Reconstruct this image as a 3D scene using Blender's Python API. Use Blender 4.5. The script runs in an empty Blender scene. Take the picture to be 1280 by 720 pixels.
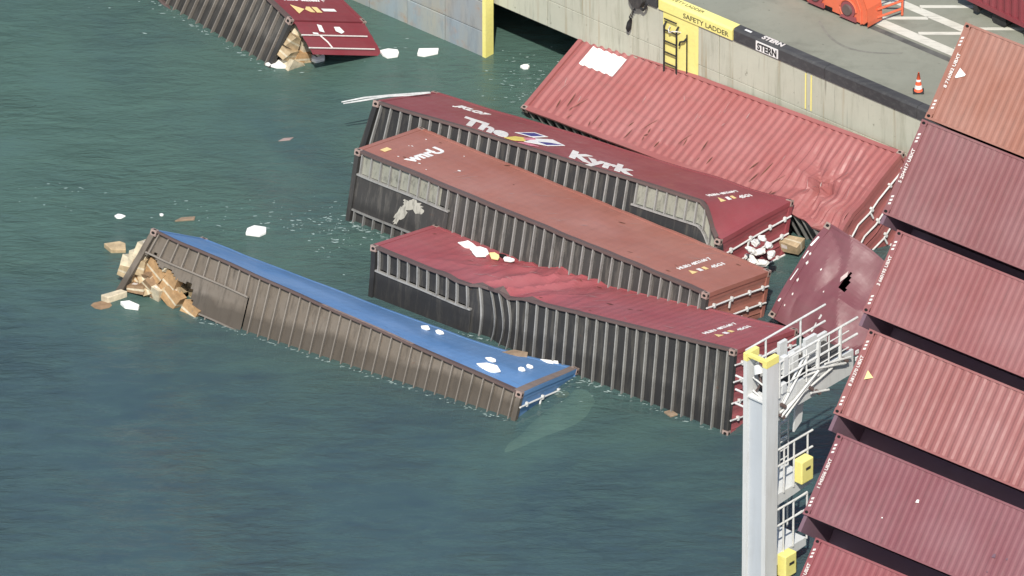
import bpy, math, random
from mathutils import Matrix, Vector, noise
random.seed(7)
scene = bpy.context.scene
R_ = math.radians

# ------------------------------------------------------------------ camera
PITCH, DIST, SCALE = 30.0, 450.0, 46.0
cd = bpy.data.cameras.new('camera'); cam = bpy.data.objects.new('camera', cd)
scene.collection.objects.link(cam); scene.camera = cam
cam.location = (0, -DIST * math.cos(R_(PITCH)), DIST * math.sin(R_(PITCH)))
cam.rotation_euler = (R_(90 - PITCH), 0, 0)
cd.sensor_width = 36.0; cd.lens = 36.0 * SCALE * DIST / 1280.0
cd.clip_start = 5.0; cd.clip_end = 9000.0

# ------------------------------------------------------------------ daylight
SUN_EL, SUN_AZ = 48.0, (-0.06, -1.0)          # horizontal direction towards the sun
world = bpy.data.worlds.new('World'); scene.world = world; world.use_nodes = True
wn = world.node_tree.nodes; wl = world.node_tree.links
sky = wn.new('ShaderNodeTexSky'); sky.sky_type = 'NISHITA'; sky.sun_disc = False
sky.sun_elevation = R_(SUN_EL); sky.sun_rotation = math.atan2(SUN_AZ[0], SUN_AZ[1])
sky.air_density = 1.0; sky.dust_density = 1.5
bg = wn['Background']; bg.inputs['Strength'].default_value = 0.13
wl.new(sky.outputs[0], bg.inputs[0])
sd = bpy.data.lights.new('sun', 'SUN'); sd.energy = 4.2; sd.angle = R_(0.53); sd.color = (1.0, 0.95, 0.86)
sun = bpy.data.objects.new('sun', sd); scene.collection.objects.link(sun)
ah = Vector((SUN_AZ[0], SUN_AZ[1], 0)).normalized()
tosun = ah * math.cos(R_(SUN_EL)) + Vector((0, 0, math.sin(R_(SUN_EL))))
sun.rotation_euler = tosun.to_track_quat('Z', 'Y').to_euler()
sun.location = tosun * 100
vs = scene.view_settings
vs.view_transform = 'Standard'; vs.look = 'None'; vs.exposure = 0.22; vs.gamma = 1.0; vs.use_curve_mapping = False
scene.cycles.use_denoising = True
scene.cycles.max_bounces = 6; scene.cycles.transparent_max_bounces = 10

# ------------------------------------------------------------------ helpers
COL = scene.collection
def link(o, parent=None):
    COL.objects.link(o)
    if parent is not None: o.parent = parent
    return o
def tag(o, label=None, cat=None, group=None, kind=None):
    if label: o['label'] = label
    if cat: o['category'] = cat
    if group: o['group'] = group
    if kind: o['kind'] = kind
    return o
def empty(name, M=None, label=None, cat=None, group=None):
    o = bpy.data.objects.new(name, None); o.empty_display_size = 0.3; link(o)
    if M is not None: o.matrix_world = M
    return tag(o, label, cat, group)

class MB:
    def __init__(s): s.v = []; s.f = []
    def quad(s, a, b, c, d):
        n = len(s.v); s.v += [tuple(a), tuple(b), tuple(c), tuple(d)]; s.f.append((n, n+1, n+2, n+3)); return s
    def poly(s, pts):
        n = len(s.v); s.v += [tuple(p) for p in pts]; s.f.append(tuple(range(n, n+len(pts)))); return s
    def prism(s, pts, ext):
        n = len(s.v); k = len(pts); e = Vector(ext)
        s.v += [tuple(p) for p in pts] + [tuple(Vector(p) + e) for p in pts]
        s.f.append(tuple(range(n+k-1, n-1, -1))); s.f.append(tuple(range(n+k, n+2*k)))
        for i in range(k): s.f.append((n+i, n+(i+1) % k, n+k+(i+1) % k, n+k+i))
        return s
    def box(s, x0, x1, y0, y1, z0, z1, nx=1, ny=1, nz=1):
        def face(o, u, v, nu, nv):
            b = len(s.v); o, u, v = Vector(o), Vector(u), Vector(v)
            for j in range(nv+1):
                for i in range(nu+1): s.v.append(tuple(o + u*(i/nu) + v*(j/nv)))
            for j in range(nv):
                for i in range(nu):
                    q = b + j*(nu+1) + i; s.f.append((q, q+1, q+nu+2, q+nu+1))
        X, Y, Z = (x1-x0, 0, 0), (0, y1-y0, 0), (0, 0, z1-z0)
        if nx == ny == nz == 1:
            n = len(s.v)
            s.v += [(x0,y0,z0),(x1,y0,z0),(x1,y1,z0),(x0,y1,z0),(x0,y0,z1),(x1,y0,z1),(x1,y1,z1),(x0,y1,z1)]
            s.f += [(n,n+3,n+2,n+1),(n+4,n+5,n+6,n+7),(n,n+1,n+5,n+4),(n+1,n+2,n+6,n+5),(n+2,n+3,n+7,n+6),(n+3,n,n+4,n+7)]
            return s
        face((x0,y0,z0), Y, X, ny, nx); face((x0,y0,z1), X, Y, nx, ny)
        face((x0,y0,z0), X, Z, nx, nz); face((x1,y0,z0), Y, Z, ny, nz)
        face((x1,y1,z0), (x0-x1,0,0), Z, nx, nz); face((x0,y1,z0), (0,y0-y1,0), Z, ny, nz)
        return s
    def tube(s, pts, r, k=8, cap=True):
        pts = [Vector(p) for p in pts]; rings = []
        for i, p in enumerate(pts):
            t = (pts[min(i+1, len(pts)-1)] - pts[max(i-1, 0)]).normalized()
            a = t.cross(Vector((0, 0, 1)))
            if a.length < 1e-3: a = t.cross(Vector((1, 0, 0)))
            a.normalize(); b = t.cross(a); n = len(s.v)
            rr = r[i] if isinstance(r, (list, tuple)) else r
            for j in range(k):
                w = 2*math.pi*j/k; s.v.append(tuple(p + (a*math.cos(w) + b*math.sin(w))*rr))
            rings.append(n)
        for i in range(len(rings)-1):
            for j in range(k):
                s.f.append((rings[i]+j, rings[i]+(j+1) % k, rings[i+1]+(j+1) % k, rings[i+1]+j))
        if cap:
            s.f.append(tuple(rings[0]+j for j in range(k))); s.f.append(tuple(rings[-1]+k-1-j for j in range(k)))
        return s
    def grid(s, fn, nu, nv, skip=None):
        b = len(s.v)
        for j in range(nv+1):
            for i in range(nu+1): s.v.append(tuple(fn(i/nu, j/nv)))
        for j in range(nv):
            for i in range(nu):
                if skip and skip((i+.5)/nu, (j+.5)/nv): continue
                q = b + j*(nu+1) + i; s.f.append((q, q+1, q+nu+2, q+nu+1))
        return s
    def build(s, name, mat, parent=None, deform=None, M=None, smooth=False, bevel=0):
        v = s.v
        if M is not None: v = [tuple(M @ Vector(p)) for p in v]
        if deform: v = [deform(*p) for p in v]
        me = bpy.data.meshes.new(name); me.from_pydata(v, [], s.f); me.validate(); me.update()
        me.materials.append(mat)
        if smooth: me.polygons.foreach_set('use_smooth', [True]*len(me.polygons))
        o = link(bpy.data.objects.new(name, me), parent)
        if bevel:
            m = o.modifiers.new('edge', 'BEVEL'); m.width = bevel; m.segments = 2; m.limit_method = 'ANGLE'
        return o

def text_mb(string, size, origin, ax, up, bold=0.0, stretch=1.0, shear=0.0, width=None):
    cu = bpy.data.curves.new('lettering', 'FONT'); cu.body = string; cu.size = size; cu.offset = bold; cu.shear = shear
    cu.resolution_u = 3; cu.extrude = 0.004
    ob = bpy.data.objects.new('lettering', cu); COL.objects.link(ob)
    dg = bpy.context.evaluated_depsgraph_get(); dg.update()
    me = bpy.data.meshes.new_from_object(ob.evaluated_get(dg))
    mb = MB(); ax = Vector(ax).normalized(); up = Vector(up).normalized(); nn = ax.cross(up); o = Vector(origin)
    xs = [v.co.x for v in me.vertices] or [0, 1]; w = max(xs) - min(xs)
    sx = (width / w) if width else stretch
    mb.v = [tuple(o + ax*((v.co.x - min(xs))*sx) + up*v.co.y + nn*(v.co.z + 0.012)) for v in me.vertices]
    mb.f = [tuple(p.vertices) for p in me.polygons]
    bpy.data.objects.remove(ob); bpy.data.curves.remove(cu); bpy.data.meshes.remove(me)
    return mb

# quay frame: l along the quay, w out over the water from the quay face, z up from the water
QA = R_(41.5); QL = Vector((math.cos(QA), -math.sin(QA), 0)); QW = Vector((-math.sin(QA), -math.cos(QA), 0)); WQ = -11.53
QM = Matrix(((QL.x, QW.x, 0, QW.x*WQ), (QL.y, QW.y, 0, QW.y*WQ), (0, 0, 1, 0), (0, 0, 0, 1)))   # (l, w, z) -> world; mirrored axes
def Q(l, w, z): return QM @ Vector((l, w, z))
QQ = Matrix.Translation((0, -2.598, 1.5)) @ QM      # the wharf: its fascia hangs 1.5 m above the water
def QD(l, w, z): return QQ @ Vector((l, w, z))

# ------------------------------------------------------------------ materials
def new_mat(name):
    m = bpy.data.materials.new(name); m.use_nodes = True
    nt = m.node_tree; return m, nt.nodes, nt.links, nt.nodes['Principled BSDF']
def coords(N, L, scale=(1, 1, 1), kind='Object'):
    tc = N.new('ShaderNodeTexCoord'); mp = N.new('ShaderNodeMapping'); mp.inputs['Scale'].default_value = scale
    L.new(tc.outputs[kind], mp.inputs['Vector']); return mp.outputs['Vector']
def nz(N, L, vec, scale, detail=4, rough=0.6, dist=0.0):
    t = N.new('ShaderNodeTexNoise'); t.inputs['Scale'].default_value = scale; t.inputs['Detail'].default_value = detail
    t.inputs['Roughness'].default_value = rough; t.inputs['Distortion'].default_value = dist
    L.new(vec, t.inputs['Vector']); return t.outputs['Fac']
def ramp(N, L, fac, stops):
    r = N.new('ShaderNodeValToRGB'); e = r.color_ramp.elements
    while len(e) < len(stops): e.new(0.5)
    for i, (p, c) in enumerate(stops):
        e[i].position = p; e[i].color = (c, c, c, 1) if isinstance(c, (int, float)) else (*c, 1)
    L.new(fac, r.inputs['Fac']); return r.outputs['Color']
def mix(N, L, fac, a, b, mode='MIX'):
    m = N.new('ShaderNodeMix'); m.data_type = 'RGBA'; m.blend_type = mode
    for sock, val in ((m.inputs[0], fac), (m.inputs[6], a), (m.inputs[7], b)):
        if hasattr(val, 'links'): L.new(val, sock)
        elif isinstance(val, (int, float)): sock.default_value = val
        else: sock.default_value = (*val, 1)
    return m.outputs[2]
def bump(N, L, h, strength, dist, P):
    b = N.new('ShaderNodeBump')
    if hasattr(strength, 'links'): L.new(strength, b.inputs['Strength'])
    else: b.inputs['Strength'].default_value = strength
    b.inputs['Distance'].default_value = dist
    L.new(h, b.inputs['Height']); L.new(b.outputs['Normal'], P.inputs['Normal'])
def sc_(c, k): return tuple(min(1, x*k) for x in c)

def paint(name, c, fade=0.25, dirt=0.3, rust=0.15, rough=0.5, scale=1.0, streak=(0.6, 6, 6), dirtcol=(0.10, 0.085, 0.07), metallic=0.0, wet=0.0):
    m, N, L, P = new_mat(name)
    v = coords(N, L); vstr = coords(N, L, streak)
    chalk = tuple(x*0.6 + 0.4*sum(c)/3*1.25 + 0.03 for x in c)
    f1 = ramp(N, L, nz(N, L, v, 0.45*scale, 5), [(0.35, 0), (0.72, 1)])
    col = mix(N, L, f1, c, tuple(x*(1-fade) + y*fade*1.6 for x, y in zip(c, chalk)) if fade else c)
    f2 = ramp(N, L, nz(N, L, vstr, 1.3*scale, 6, 0.7), [(0.5, 0), (0.78, 1)])
    fm = N.new('ShaderNodeMath'); fm.operation = 'MULTIPLY'; fm.inputs[1].default_value = dirt; L.new(f2, fm.inputs[0])
    col = mix(N, L, fm.outputs[0], col, dirtcol)
    f3 = ramp(N, L, nz(N, L, v, 3.1*scale, 8, 0.75, 0.3), [(0.63, 0), (0.70, 1)])
    fr = N.new('ShaderNodeMath'); fr.operation = 'MULTIPLY'; fr.inputs[1].default_value = rust; L.new(f3, fr.inputs[0])
    col = mix(N, L, fr.outputs[0], col, (0.16, 0.07, 0.035))
    L.new(col, P.inputs['Base Color'])
    L.new(ramp(N, L, nz(N, L, v, 2.0, 4), [(0.3, rough-0.1), (0.8, rough+0.18)]), P.inputs['Roughness'])
    P.inputs['Metallic'].default_value = metallic; P.inputs['Specular IOR Level'].default_value = 0.35
    s9 = N.new('ShaderNodeMath'); s9.operation = 'MULTIPLY_ADD'; s9.inputs[1].default_value = 3.0
    L.new(nz(N, L, v, 1.1, 3, 0.5), s9.inputs[0]); L.new(nz(N, L, v, 9.0, 5), s9.inputs[2])
    bump(N, L, s9.outputs[0], 0.22, 0.012, P)
    if wet:      # soaked up to a ragged tide mark just above the water
        g = N.new('ShaderNodeNewGeometry'); sp = N.new('ShaderNodeSeparateXYZ'); L.new(g.outputs['Position'], sp.inputs[0])
        a = N.new('ShaderNodeMath'); a.operation = 'MULTIPLY_ADD'; a.inputs[1].default_value = -0.9; L.new(nz(N, L, v, 0.55, 6, 0.6), a.inputs[0]); L.new(sp.outputs['Z'], a.inputs[2])
        wf = ramp(N, L, a.outputs[0], [(0.0, 1.0), (0.22, 0.0)])
        a.inputs[1].default_value = -0.95
        wm = N.new('ShaderNodeMath'); wm.operation = 'MULTIPLY'; wm.inputs[1].default_value = wet; L.new(wf, wm.inputs[0])
        L.new(mix(N, L, wm.outputs[0], col, sc_(c, 0.4)), P.inputs['Base Color'])
    return m
def plain(name, c, rough=0.7, var=0.2, scale=3.0, bmp=0.2):
    m, N, L, P = new_mat(name); v = coords(N, L)
    f = nz(N, L, v, scale, 6, 0.65)
    L.new(ramp(N, L, f, [(0.3, sc_(c, 1-var)), (0.7, sc_(c, 1+var))]), P.inputs['Base Color'])
    P.inputs['Roughness'].default_value = rough; P.inputs['Specular IOR Level'].default_value = 0.3
    bump(N, L, f, bmp, 0.01, P); return m

M = {}
M['red_faded'] = paint('paint_faded_red', (0.310, 0.098, 0.092), 0.22, 0.30, 0.35)
M['red_dark'] = paint('paint_dark_red', (0.250, 0.052, 0.060), 0.22, 0.15, 0.15)
M['orange'] = paint('paint_orange_brown', (0.33, 0.125, 0.092), 0.25, 0.18, 0.18)
M['red_mid'] = paint('paint_mid_red', (0.310, 0.072, 0.080), 0.25, 0.18, 0.2)
M['red_top'] = paint('paint_upper_red', (0.20, 0.03, 0.04), 0.25, 0.18, 0.2)
M['blue'] = paint('paint_blue', (0.110, 0.245, 0.475), 0.30, 0.35, 0.25, dirtcol=(0.12, 0.17, 0.24), wet=0.25)
M['purple'] = paint('paint_dull_purple', (0.165, 0.055, 0.066), 0.25, 0.2, 0.15)
stackc = [(0.29, 0.125, 0.088), (0.205, 0.080, 0.081), (0.238, 0.086, 0.085), (0.258, 0.096, 0.090), (0.192, 0.068, 0.078), (0.225, 0.062, 0.068)]
M['stack'] = [paint('paint_stack_%d' % i, c, 0.30, 0.30, 0.30, streak=(5, 0.7, 1)) for i, c in enumerate(stackc)]
M['stack_shade_paint'] = paint('paint_stack_shade', (0.15, 0.085, 0.11), 0.2, 0.3, 0.2)  # skylit shade of the stack gaps put into the colour; also dark scrapes
M['under_dark'] = paint('undercoat_dark', (0.024, 0.024, 0.025), 0.2, 0.65, 0.35, 0.8, streak=(4, 0.5, 1), dirtcol=(0.13, 0.12, 0.10), wet=0.5)
M['under_grey'] = paint('undercoat_grey', (0.040, 0.038, 0.036), 0.3, 0.6, 0.35, 0.8, streak=(4, 0.5, 1), dirtcol=(0.24, 0.22, 0.19), wet=0.5)
M['under_brown'] = paint('undercoat_brown', (0.150, 0.125, 0.100), 0.35, 0.85, 0.5, 0.85, scale=1.3, streak=(4, 0.7, 1), dirtcol=(0.045, 0.038, 0.032), wet=0.7)
M['pale_floor'] = paint('scuffed_pale_plate', (0.25, 0.25, 0.205), 0.2, 1.0, 0.5, 0.8, scale=2.2, streak=(3, 1, 1), dirtcol=(0.05, 0.05, 0.045))
M['rib_grey'] = paint('crossmember_grey', (0.27, 0.265, 0.25), 0.2, 0.9, 0.6, 0.6, streak=(3, 1.2, 1), dirtcol=(0.09, 0.085, 0.08), wet=0.5)
M['rib_tan'] = paint('crossmember_tan', (0.23, 0.20, 0.17), 0.2, 0.5, 0.4, 0.7, wet=0.4, dirtcol=(0.10, 0.09, 0.08))
M['rail_grey'] = paint('rail_grey', (0.105, 0.070, 0.064), 0.2, 0.5, 0.5, 0.6)
M['rail_brown'] = paint('rail_brown', (0.20, 0.155, 0.135), 0.2, 0.6, 0.5, 0.7)
M['casting'] = plain('corner_casting_steel', (0.30, 0.22, 0.19), 0.6, 0.35, 5)
M['hole'] = plain('casting_hole_dark', (0.008, 0.008, 0.008), 0.9)
M['white'] = plain('white_paint', (0.78, 0.77, 0.74), 0.5, 0.06, 2)
M['letter'] = plain('white_lettering', (0.80, 0.79, 0.76), 0.55, 0.08, 6)
M['letter_big'] = paint('scuffed_white_lettering', (0.74, 0.72, 0.68), 0.1, 0.85, 0.1, 0.6, scale=3, dirtcol=(0.36, 0.16, 0.16))
M['letter_dim'] = paint('worn_black_lettering', (0.09, 0.085, 0.05), 0.1, 0.8, 0.0, 0.7, scale=5, dirtcol=(0.5, 0.43, 0.1))
M['letter_worn'] = paint('worn_white_lettering', (0.66, 0.62, 0.58), 0.1, 0.8, 0.0, 0.6, scale=4, dirtcol=(0.32, 0.16, 0.15))
M['yellow'] = paint('yellow_paint', (0.80, 0.72, 0.22), 0.15, 0.30, 0.15, 0.6, scale=1.5, dirtcol=(0.42, 0.38, 0.18))
M['tower'] = paint('white_tower_paint', (0.60, 0.61, 0.60), 0.1, 0.30, 0.16, 0.5, streak=(6, 6, 0.6), dirtcol=(0.35, 0.33, 0.28))
M['tower_grey'] = paint('grey_tower_paint', (0.47, 0.50, 0.53), 0.1, 0.2, 0.05, 0.5, streak=(6, 6, 0.6), dirtcol=(0.30, 0.29, 0.26))
M['galv'] = plain('galvanised_steel', (0.62, 0.62, 0.60), 0.5, 0.15, 6)
M['black'] = plain('black_rubber', (0.025, 0.025, 0.026), 0.75, 0.4, 4)
M['kerb'] = paint('black_kerb_paint', (0.045, 0.045, 0.047), 0.3, 0.4, 0.1, 0.75, dirtcol=(0.16, 0.16, 0.15))
M['orange_red'] = paint('orange_red_machine_paint', (0.66, 0.13, 0.055), 0.15, 0.15, 0.2, 0.45)
M['cone'] = plain('cone_orange', (0.75, 0.12, 0.05), 0.6, 0.1)
M['carton'] = [plain('carton_%d' % i, c, 0.85, 0.30, 5) for i, c in enumerate([(0.26, 0.17, 0.10), (0.40, 0.25, 0.125), (0.42, 0.32, 0.195), (0.54, 0.47, 0.34)])]
M['foam_board'] = plain('white_foam_board', (0.84, 0.83, 0.79), 0.7, 0.06, 3)
M['sackcloth'] = plain('white_plastic_sacking', (0.66, 0.65, 0.62), 0.6, 0.35, 8)
M['wood'] = plain('weathered_wood', (0.26, 0.19, 0.13), 0.85, 0.3, 4)
M['silver'] = plain('silver_strip', (0.46, 0.47, 0.46), 0.45, 0.25, 6)
M['logo_blue'] = plain('logo_blue', (0.05, 0.05, 0.22), 0.5, 0.1)
M['logo_yellow'] = plain('logo_yellow', (0.75, 0.60, 0.15), 0.5, 0.1)
M['logo_pink'] = plain('logo_pink', (0.62, 0.22, 0.28), 0.5, 0.1)
M['bare'] = plain('scraped_bare_steel', (0.42, 0.33, 0.31), 0.5, 0.3)
M['dusty_pink'] = plain('dusty_pink', (0.34, 0.25, 0.23), 0.7, 0.2)
M['sticker'] = plain('sticker_yellow', (0.80, 0.62, 0.28), 0.5, 0.1)
M['tarp'] = plain('pale_green_sheet', (0.55, 0.85, 0.58), 0.8, 0.2, 1.5)

def concrete(name, c, stain, scale=1.0, rough=0.85, vertical=False):
    m, N, L, P = new_mat(name); v = coords(N, L)
    f1 = nz(N, L, v, 0.35*scale, 6, 0.65)
    col = mix(N, L, ramp(N, L, f1, [(0.3, 0), (0.7, 1)]), sc_(c, 0.88), sc_(c, 1.1))
    vs2 = coords(N, L, (2.6, 2.6, 0.22) if vertical else (1, 1, 1))
    f2 = ramp(N, L, nz(N, L, vs2, 1.5*scale, 8, 0.7), [(0.52, 0), (0.75, 1)])
    mm = N.new('ShaderNodeMath'); mm.operation = 'MULTIPLY'; mm.inputs[1].default_value = 0.75 if vertical else 0.5; L.new(f2, mm.inputs[0])
    col = mix(N, L, mm.outputs[0], col, stain)
    f3 = ramp(N, L, nz(N, L, v, 5*scale, 5, 0.6), [(0.66, 0), (0.72, 1)])
    m3 = N.new('ShaderNodeMath'); m3.operation = 'MULTIPLY'; m3.inputs[1].default_value = 0.6; L.new(f3, m3.inputs[0])
    col = mix(N, L, m3.outputs[0], col, sc_(stain, 0.5))
    if vertical:
        vr = coords(N, L, (4.5, 4.5, 0.16))
        fr2 = ramp(N, L, nz(N, L, vr, 1.1, 5, 0.6), [(0.58, 0), (0.70, 0.6)])
        col = mix(N, L, fr2, col, (0.30, 0.21, 0.11))
        fb = ramp(N, L, nz(N, L, coords(N, L, (7, 7, 0.3)), 1.3, 5, 0.7), [(0.60, 0), (0.70, 0.55)])
        col = mix(N, L, fb, col, (0.13, 0.13, 0.11))
    else:      # oily patches and old tyre rubber
        fo = ramp(N, L, nz(N, L, coords(N, L, (0.5, 1.2, 1)), 0.8, 6, 0.7, 0.8), [(0.52, 0), (0.75, 0.5)])
        col = mix(N, L, fo, col, (0.12, 0.12, 0.10))
    L.new(col, P.inputs['Base Color']); P.inputs['Roughness'].default_value = rough; P.inputs['Specular IOR Level'].default_value = 0.25
    bump(N, L, nz(N, L, v, 6, 8, 0.7), 0.25, 0.02, P); return m
M['deck'] = concrete('quay_concrete', (0.245, 0.252, 0.205), (0.165, 0.17, 0.135))
M['wallc'] = concrete('quay_wall_concrete', (0.47, 0.475, 0.385), (0.25, 0.255, 0.18), vertical=True)
M['steelpanel'] = None
def dock_panel_mat():
    m, N, L, P = new_mat('weathered_blue_rust_steel'); v = coords(N, L); vs2 = coords(N, L, (1.2, 1.2, 0.25))
    f1 = ramp(N, L, nz(N, L, vs2, 0.9, 6, 0.6), [(0.35, 0), (0.62, 1)])
    col = mix(N, L, f1, (0.22, 0.31, 0.38), (0.36, 0.33, 0.24))
    f2 = ramp(N, L, nz(N, L, v, 1.3, 7, 0.7), [(0.55, 0), (0.72, 1)])
    col = mix(N, L, f2, col, (0.36, 0.19, 0.09))
    f3 = ramp(N, L, nz(N, L, vs2, 3.5, 7, 0.7), [(0.5, 0), (0.7, 1)])
    col = mix(N, L, f3, col, (0.13, 0.19, 0.24))
    oi = N.new('ShaderNodeObjectInfo')
    col = mix(N, L, 0.45, col, ramp(N, L, oi.outputs['Random'], [(0.0, (0.36, 0.30, 0.20)), (0.3, (0.30, 0.35, 0.36)), (0.55, (0.42, 0.42, 0.34)), (0.8, (0.26, 0.33, 0.38)), (1.0, (0.38, 0.28, 0.18))]))
    L.new(col, P.inputs['Base Color']); P.inputs['Roughness'].default_value = 0.75
    bump(N, L, nz(N, L, v, 5, 6), 0.3, 0.02, P); return m
M['steelpanel'] = dock_panel_mat()

def water_mat(name, alpha, c_green, c_blue, wavy=True):
    m, N, L, P = new_mat(name)
    tc = N.new('ShaderNodeTexCoord'); pos = tc.outputs['Object']
    mp = N.new('ShaderNodeMapping'); mp.inputs['Scale'].default_value = (0.6, 1.5, 1); mp.inputs['Rotation'].default_value = (0, 0, R_(-6)); L.new(pos, mp.inputs['Vector'])
    # silt in the basin: greener towards the quay, bluer out in the open water, in drifting patches
    sx = N.new('ShaderNodeSeparateXYZ'); L.new(pos, sx.inputs[0])
    mr = N.new('ShaderNodeMapRange'); mr.inputs[1].default_value = -9; mr.inputs[2].default_value = 11; L.new(sx.outputs['Y'], mr.inputs[0])
    n1 = nz(N, L, pos, 0.10, 5, 0.6, 0.8)
    ad = N.new('ShaderNodeMath'); ad.operation = 'MULTIPLY_ADD'; ad.inputs[1].default_value = 3.4; ad.inputs[2].default_value = -1.7; L.new(n1, ad.inputs[0])
    su = N.new('ShaderNodeMath'); su.operation = 'ADD'; su.use_clamp = True; L.new(mr.outputs[0], su.inputs[0]); L.new(ad.outputs[0], su.inputs[1])
    col = mix(N, L, su.outputs[0], c_blue, c_green)
    n2 = nz(N, L, mp.outputs[0], 1.1, 5, 0.65, 0.4)
    col = mix(N, L, ramp(N, L, n2, [(0.32, 0.0), (0.75, 0.42)]), col, sc_(c_green, 1.2))
    L.new(col, P.inputs['Base Color']); P.inputs['Roughness'].default_value = 0.06; P.inputs['IOR'].default_value = 1.33
    if wavy:
        a = nz(N, L, mp.outputs[0], 2.4, 6, 0.68, 0.5); b = nz(N, L, mp.outputs[0], 0.55, 2, 0.5, 0.3)
        s2 = N.new('ShaderNodeMath'); s2.operation = 'MULTIPLY_ADD'; s2.inputs[1].default_value = 1.6; L.new(b, s2.inputs[0]); L.new(a, s2.inputs[2])
        bump(N, L, s2.outputs[0], ramp(N, L, nz(N, L, pos, 0.17, 4, 0.6, 0.6), [(0.36, 0.20), (0.66, 1.0)]), 0.14, P)
    else:
        P.inputs['Specular IOR Level'].default_value = 0.0; P.inputs['Roughness'].default_value = 1.0
    if alpha < 1: P.inputs['Alpha'].default_value = alpha
    return m
WG, WB = (0.078, 0.140, 0.118), (0.047, 0.082, 0.097)
M['water_top'] = water_mat('harbour_water', 0.82, WG, WB)
M['water_mid'] = water_mat('harbour_water_silt', 0.72, WG, WB, False)
M['water_low'] = water_mat('harbour_water_deep', 1.0, WG, WB, False)

# ------------------------------------------------------------------ water
def build_water():
    me = bpy.data.meshes.new('water'); S = 2500
    vv = []; ff = []
    for z in (0, -0.45, -1.15):
        n = len(vv); vv += [(-S, -S, z), (S, -S, z), (S, S, z), (-S, S, z)]; ff.append((n, n+1, n+2, n+3))
    me.from_pydata(vv, [], ff)
    for k in ('water_top', 'water_mid', 'water_low'): me.materials.append(M[k])
    for i, p in enumerate(me.polygons): p.material_index = i
    tag(link(bpy.data.objects.new('water', me)), 'turbid teal harbour water around the fallen containers', kind='structure')
build_water()

# ------------------------------------------------------------------ quay
DZ = 2.10
def qbox(l0, l1, w0, w1, z0, z1, mb=None):
    mb = mb or MB(); n = len(mb.v)
    mb.box(l0, l1, w0, w1, z0, z1); return mb
def qbuild(mb, name, mat, parent=None, M=None, **k):
    o = mb.build(name, mat, parent, M=M or FR[0], **k); o.data.flip_normals(); return o
FR = [QQ]

deck = qbuild(qbox(-160, 160, -150, -0.10, 0.35, DZ), 'quay_deck', M['deck']); tag(deck, 'grey concrete quay deck beside the water', kind='structure')
wall = empty('quay_wall', None, 'pale weathered concrete quay wall dropping to the water', 'wall')
panel_cache = {}
for z0, z1 in ((0.0, 0.835), (0.85, DZ - 0.01)):
    off = 0.0 if z1 > 1 else 0.0
    k = 0
    for i in range(-9, 10):
        l0 = i*3.15 + 0.55 + off
        pw = 0.012 * noise.noise((i*1.7, z0, 3.1))
        qbuild(qbox(l0 + 0.008, l0 + 3.142, -0.12, pw, z0, z1), 'panel', M['wallc'], wall, bevel=0.012)
# drip streaks where rust runs down the wall are in the concrete; a yellow mooring tick mark:
for l0 in (0.52, 0.72):
    qbuild(MB().quad((l0, 0.016, 0.9), (l0 + 0.05, 0.016, 0.9), (l0 + 0.05, 0.016, 2.02), (l0, 0.016, 2.02)), 'yellow_tick_mark', M['yellow'], wall)
qbuild(qbox(-4.62, -3.34, 0.013, 0.020, 0.004, 2.085), 'yellow_ladder_backing', M['yellow'], wall)

qbuild(qbox(-40, 40, -3.9, -3.5, -4.0, 0.34), 'added_bounce_wall', M['wallc'], wall)  # unseen pale wall added under the wharf to bounce light into the void
for i in range(-4, 9):
    l_ = i*3.15 + 2.1
    pl = qbuild(MB().tube([(l_, -2.6, -4.0), (l_, -2.6, 0.36)], 0.28, 12), 'wharf_pile', M['under_grey'], wall)
# kerb: black bull rail, yellow where the ladder is
kerb = empty('kerb_rail', None, 'black painted kerb rail along the quay edge marked STERN', 'kerb')
for i in range(12):
    l0 = -2.04 + i*3.3; l1 = l0 + 3.285
    mb = MB(); prof = [(-0.28, DZ), (0.05, DZ), (0.05, DZ + 0.32), (0.0, DZ + 0.38), (-0.23, DZ + 0.38), (-0.28, DZ + 0.33)]
    mb.prism([(l0, w, z) for w, z in prof], (l1 - l0, 0, 0)); qbuild(mb, 'kerb_segment', M['kerb'], kerb)
plate = qbuild(qbox(-1.22, -0.42, 0.052, 0.066, DZ + 0.02, DZ + 0.31), 'stern_plate', M['white'], kerb)
def qtext(s, size, l, w, z, top, mat, parent, width, name='lettering', bold=0.0):
    if top: mb = text_mb(s, size, (0, 0, 0), (1, 0, 0), (0, 1, 0), bold, width=width); f = lambda x, y, h: QD(l + x, w - y, z + h)
    else:   mb = text_mb(s, size, (0, 0, 0), (1, 0, 0), (0, 1, 0), bold, width=width); f = lambda x, y, h: QD(l + x, w + h, z + y)
    return mb.build(name, mat, parent, deform=lambda x, y, h: tuple(f(x, y, h)))
qtext('STERN', 0.29, -1.17, 0.056, DZ + 0.06, False, M['black'], kerb, 0.70, bold=0.010)
qtext('STERN', 0.24, -1.12, -0.04, DZ + 0.372, True, M['letter_worn'], kerb, 0.74, bold=0.010)
qbuild(qbox(-1.75, -1.52, -0.14, -0.07, DZ + 0.383, DZ + 0.389), 'white_dash', M['white'], kerb)
ykerb = empty('yellow_kerb_rail', None, 'yellow kerb rail lettered SAFETY LADDER above the quay ladder', 'kerb')
mb = MB(); prof = [(-0.30, DZ), (0.07, DZ), (0.07, DZ + 0.30), (0.02, DZ + 0.36), (-0.26, DZ + 0.36), (-0.30, DZ + 0.32)]
mb.prism([(-4.75, w, z) for w, z in prof], (2.68, 0, 0)); qbuild(mb, 'kerb_segment', M['yellow'], ykerb)
qtext('SAFETY LADDER', 0.21, -3.85, 0.060, DZ + 0.06, False, M['letter_dim'], ykerb, 1.65, bold=0.003)
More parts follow.
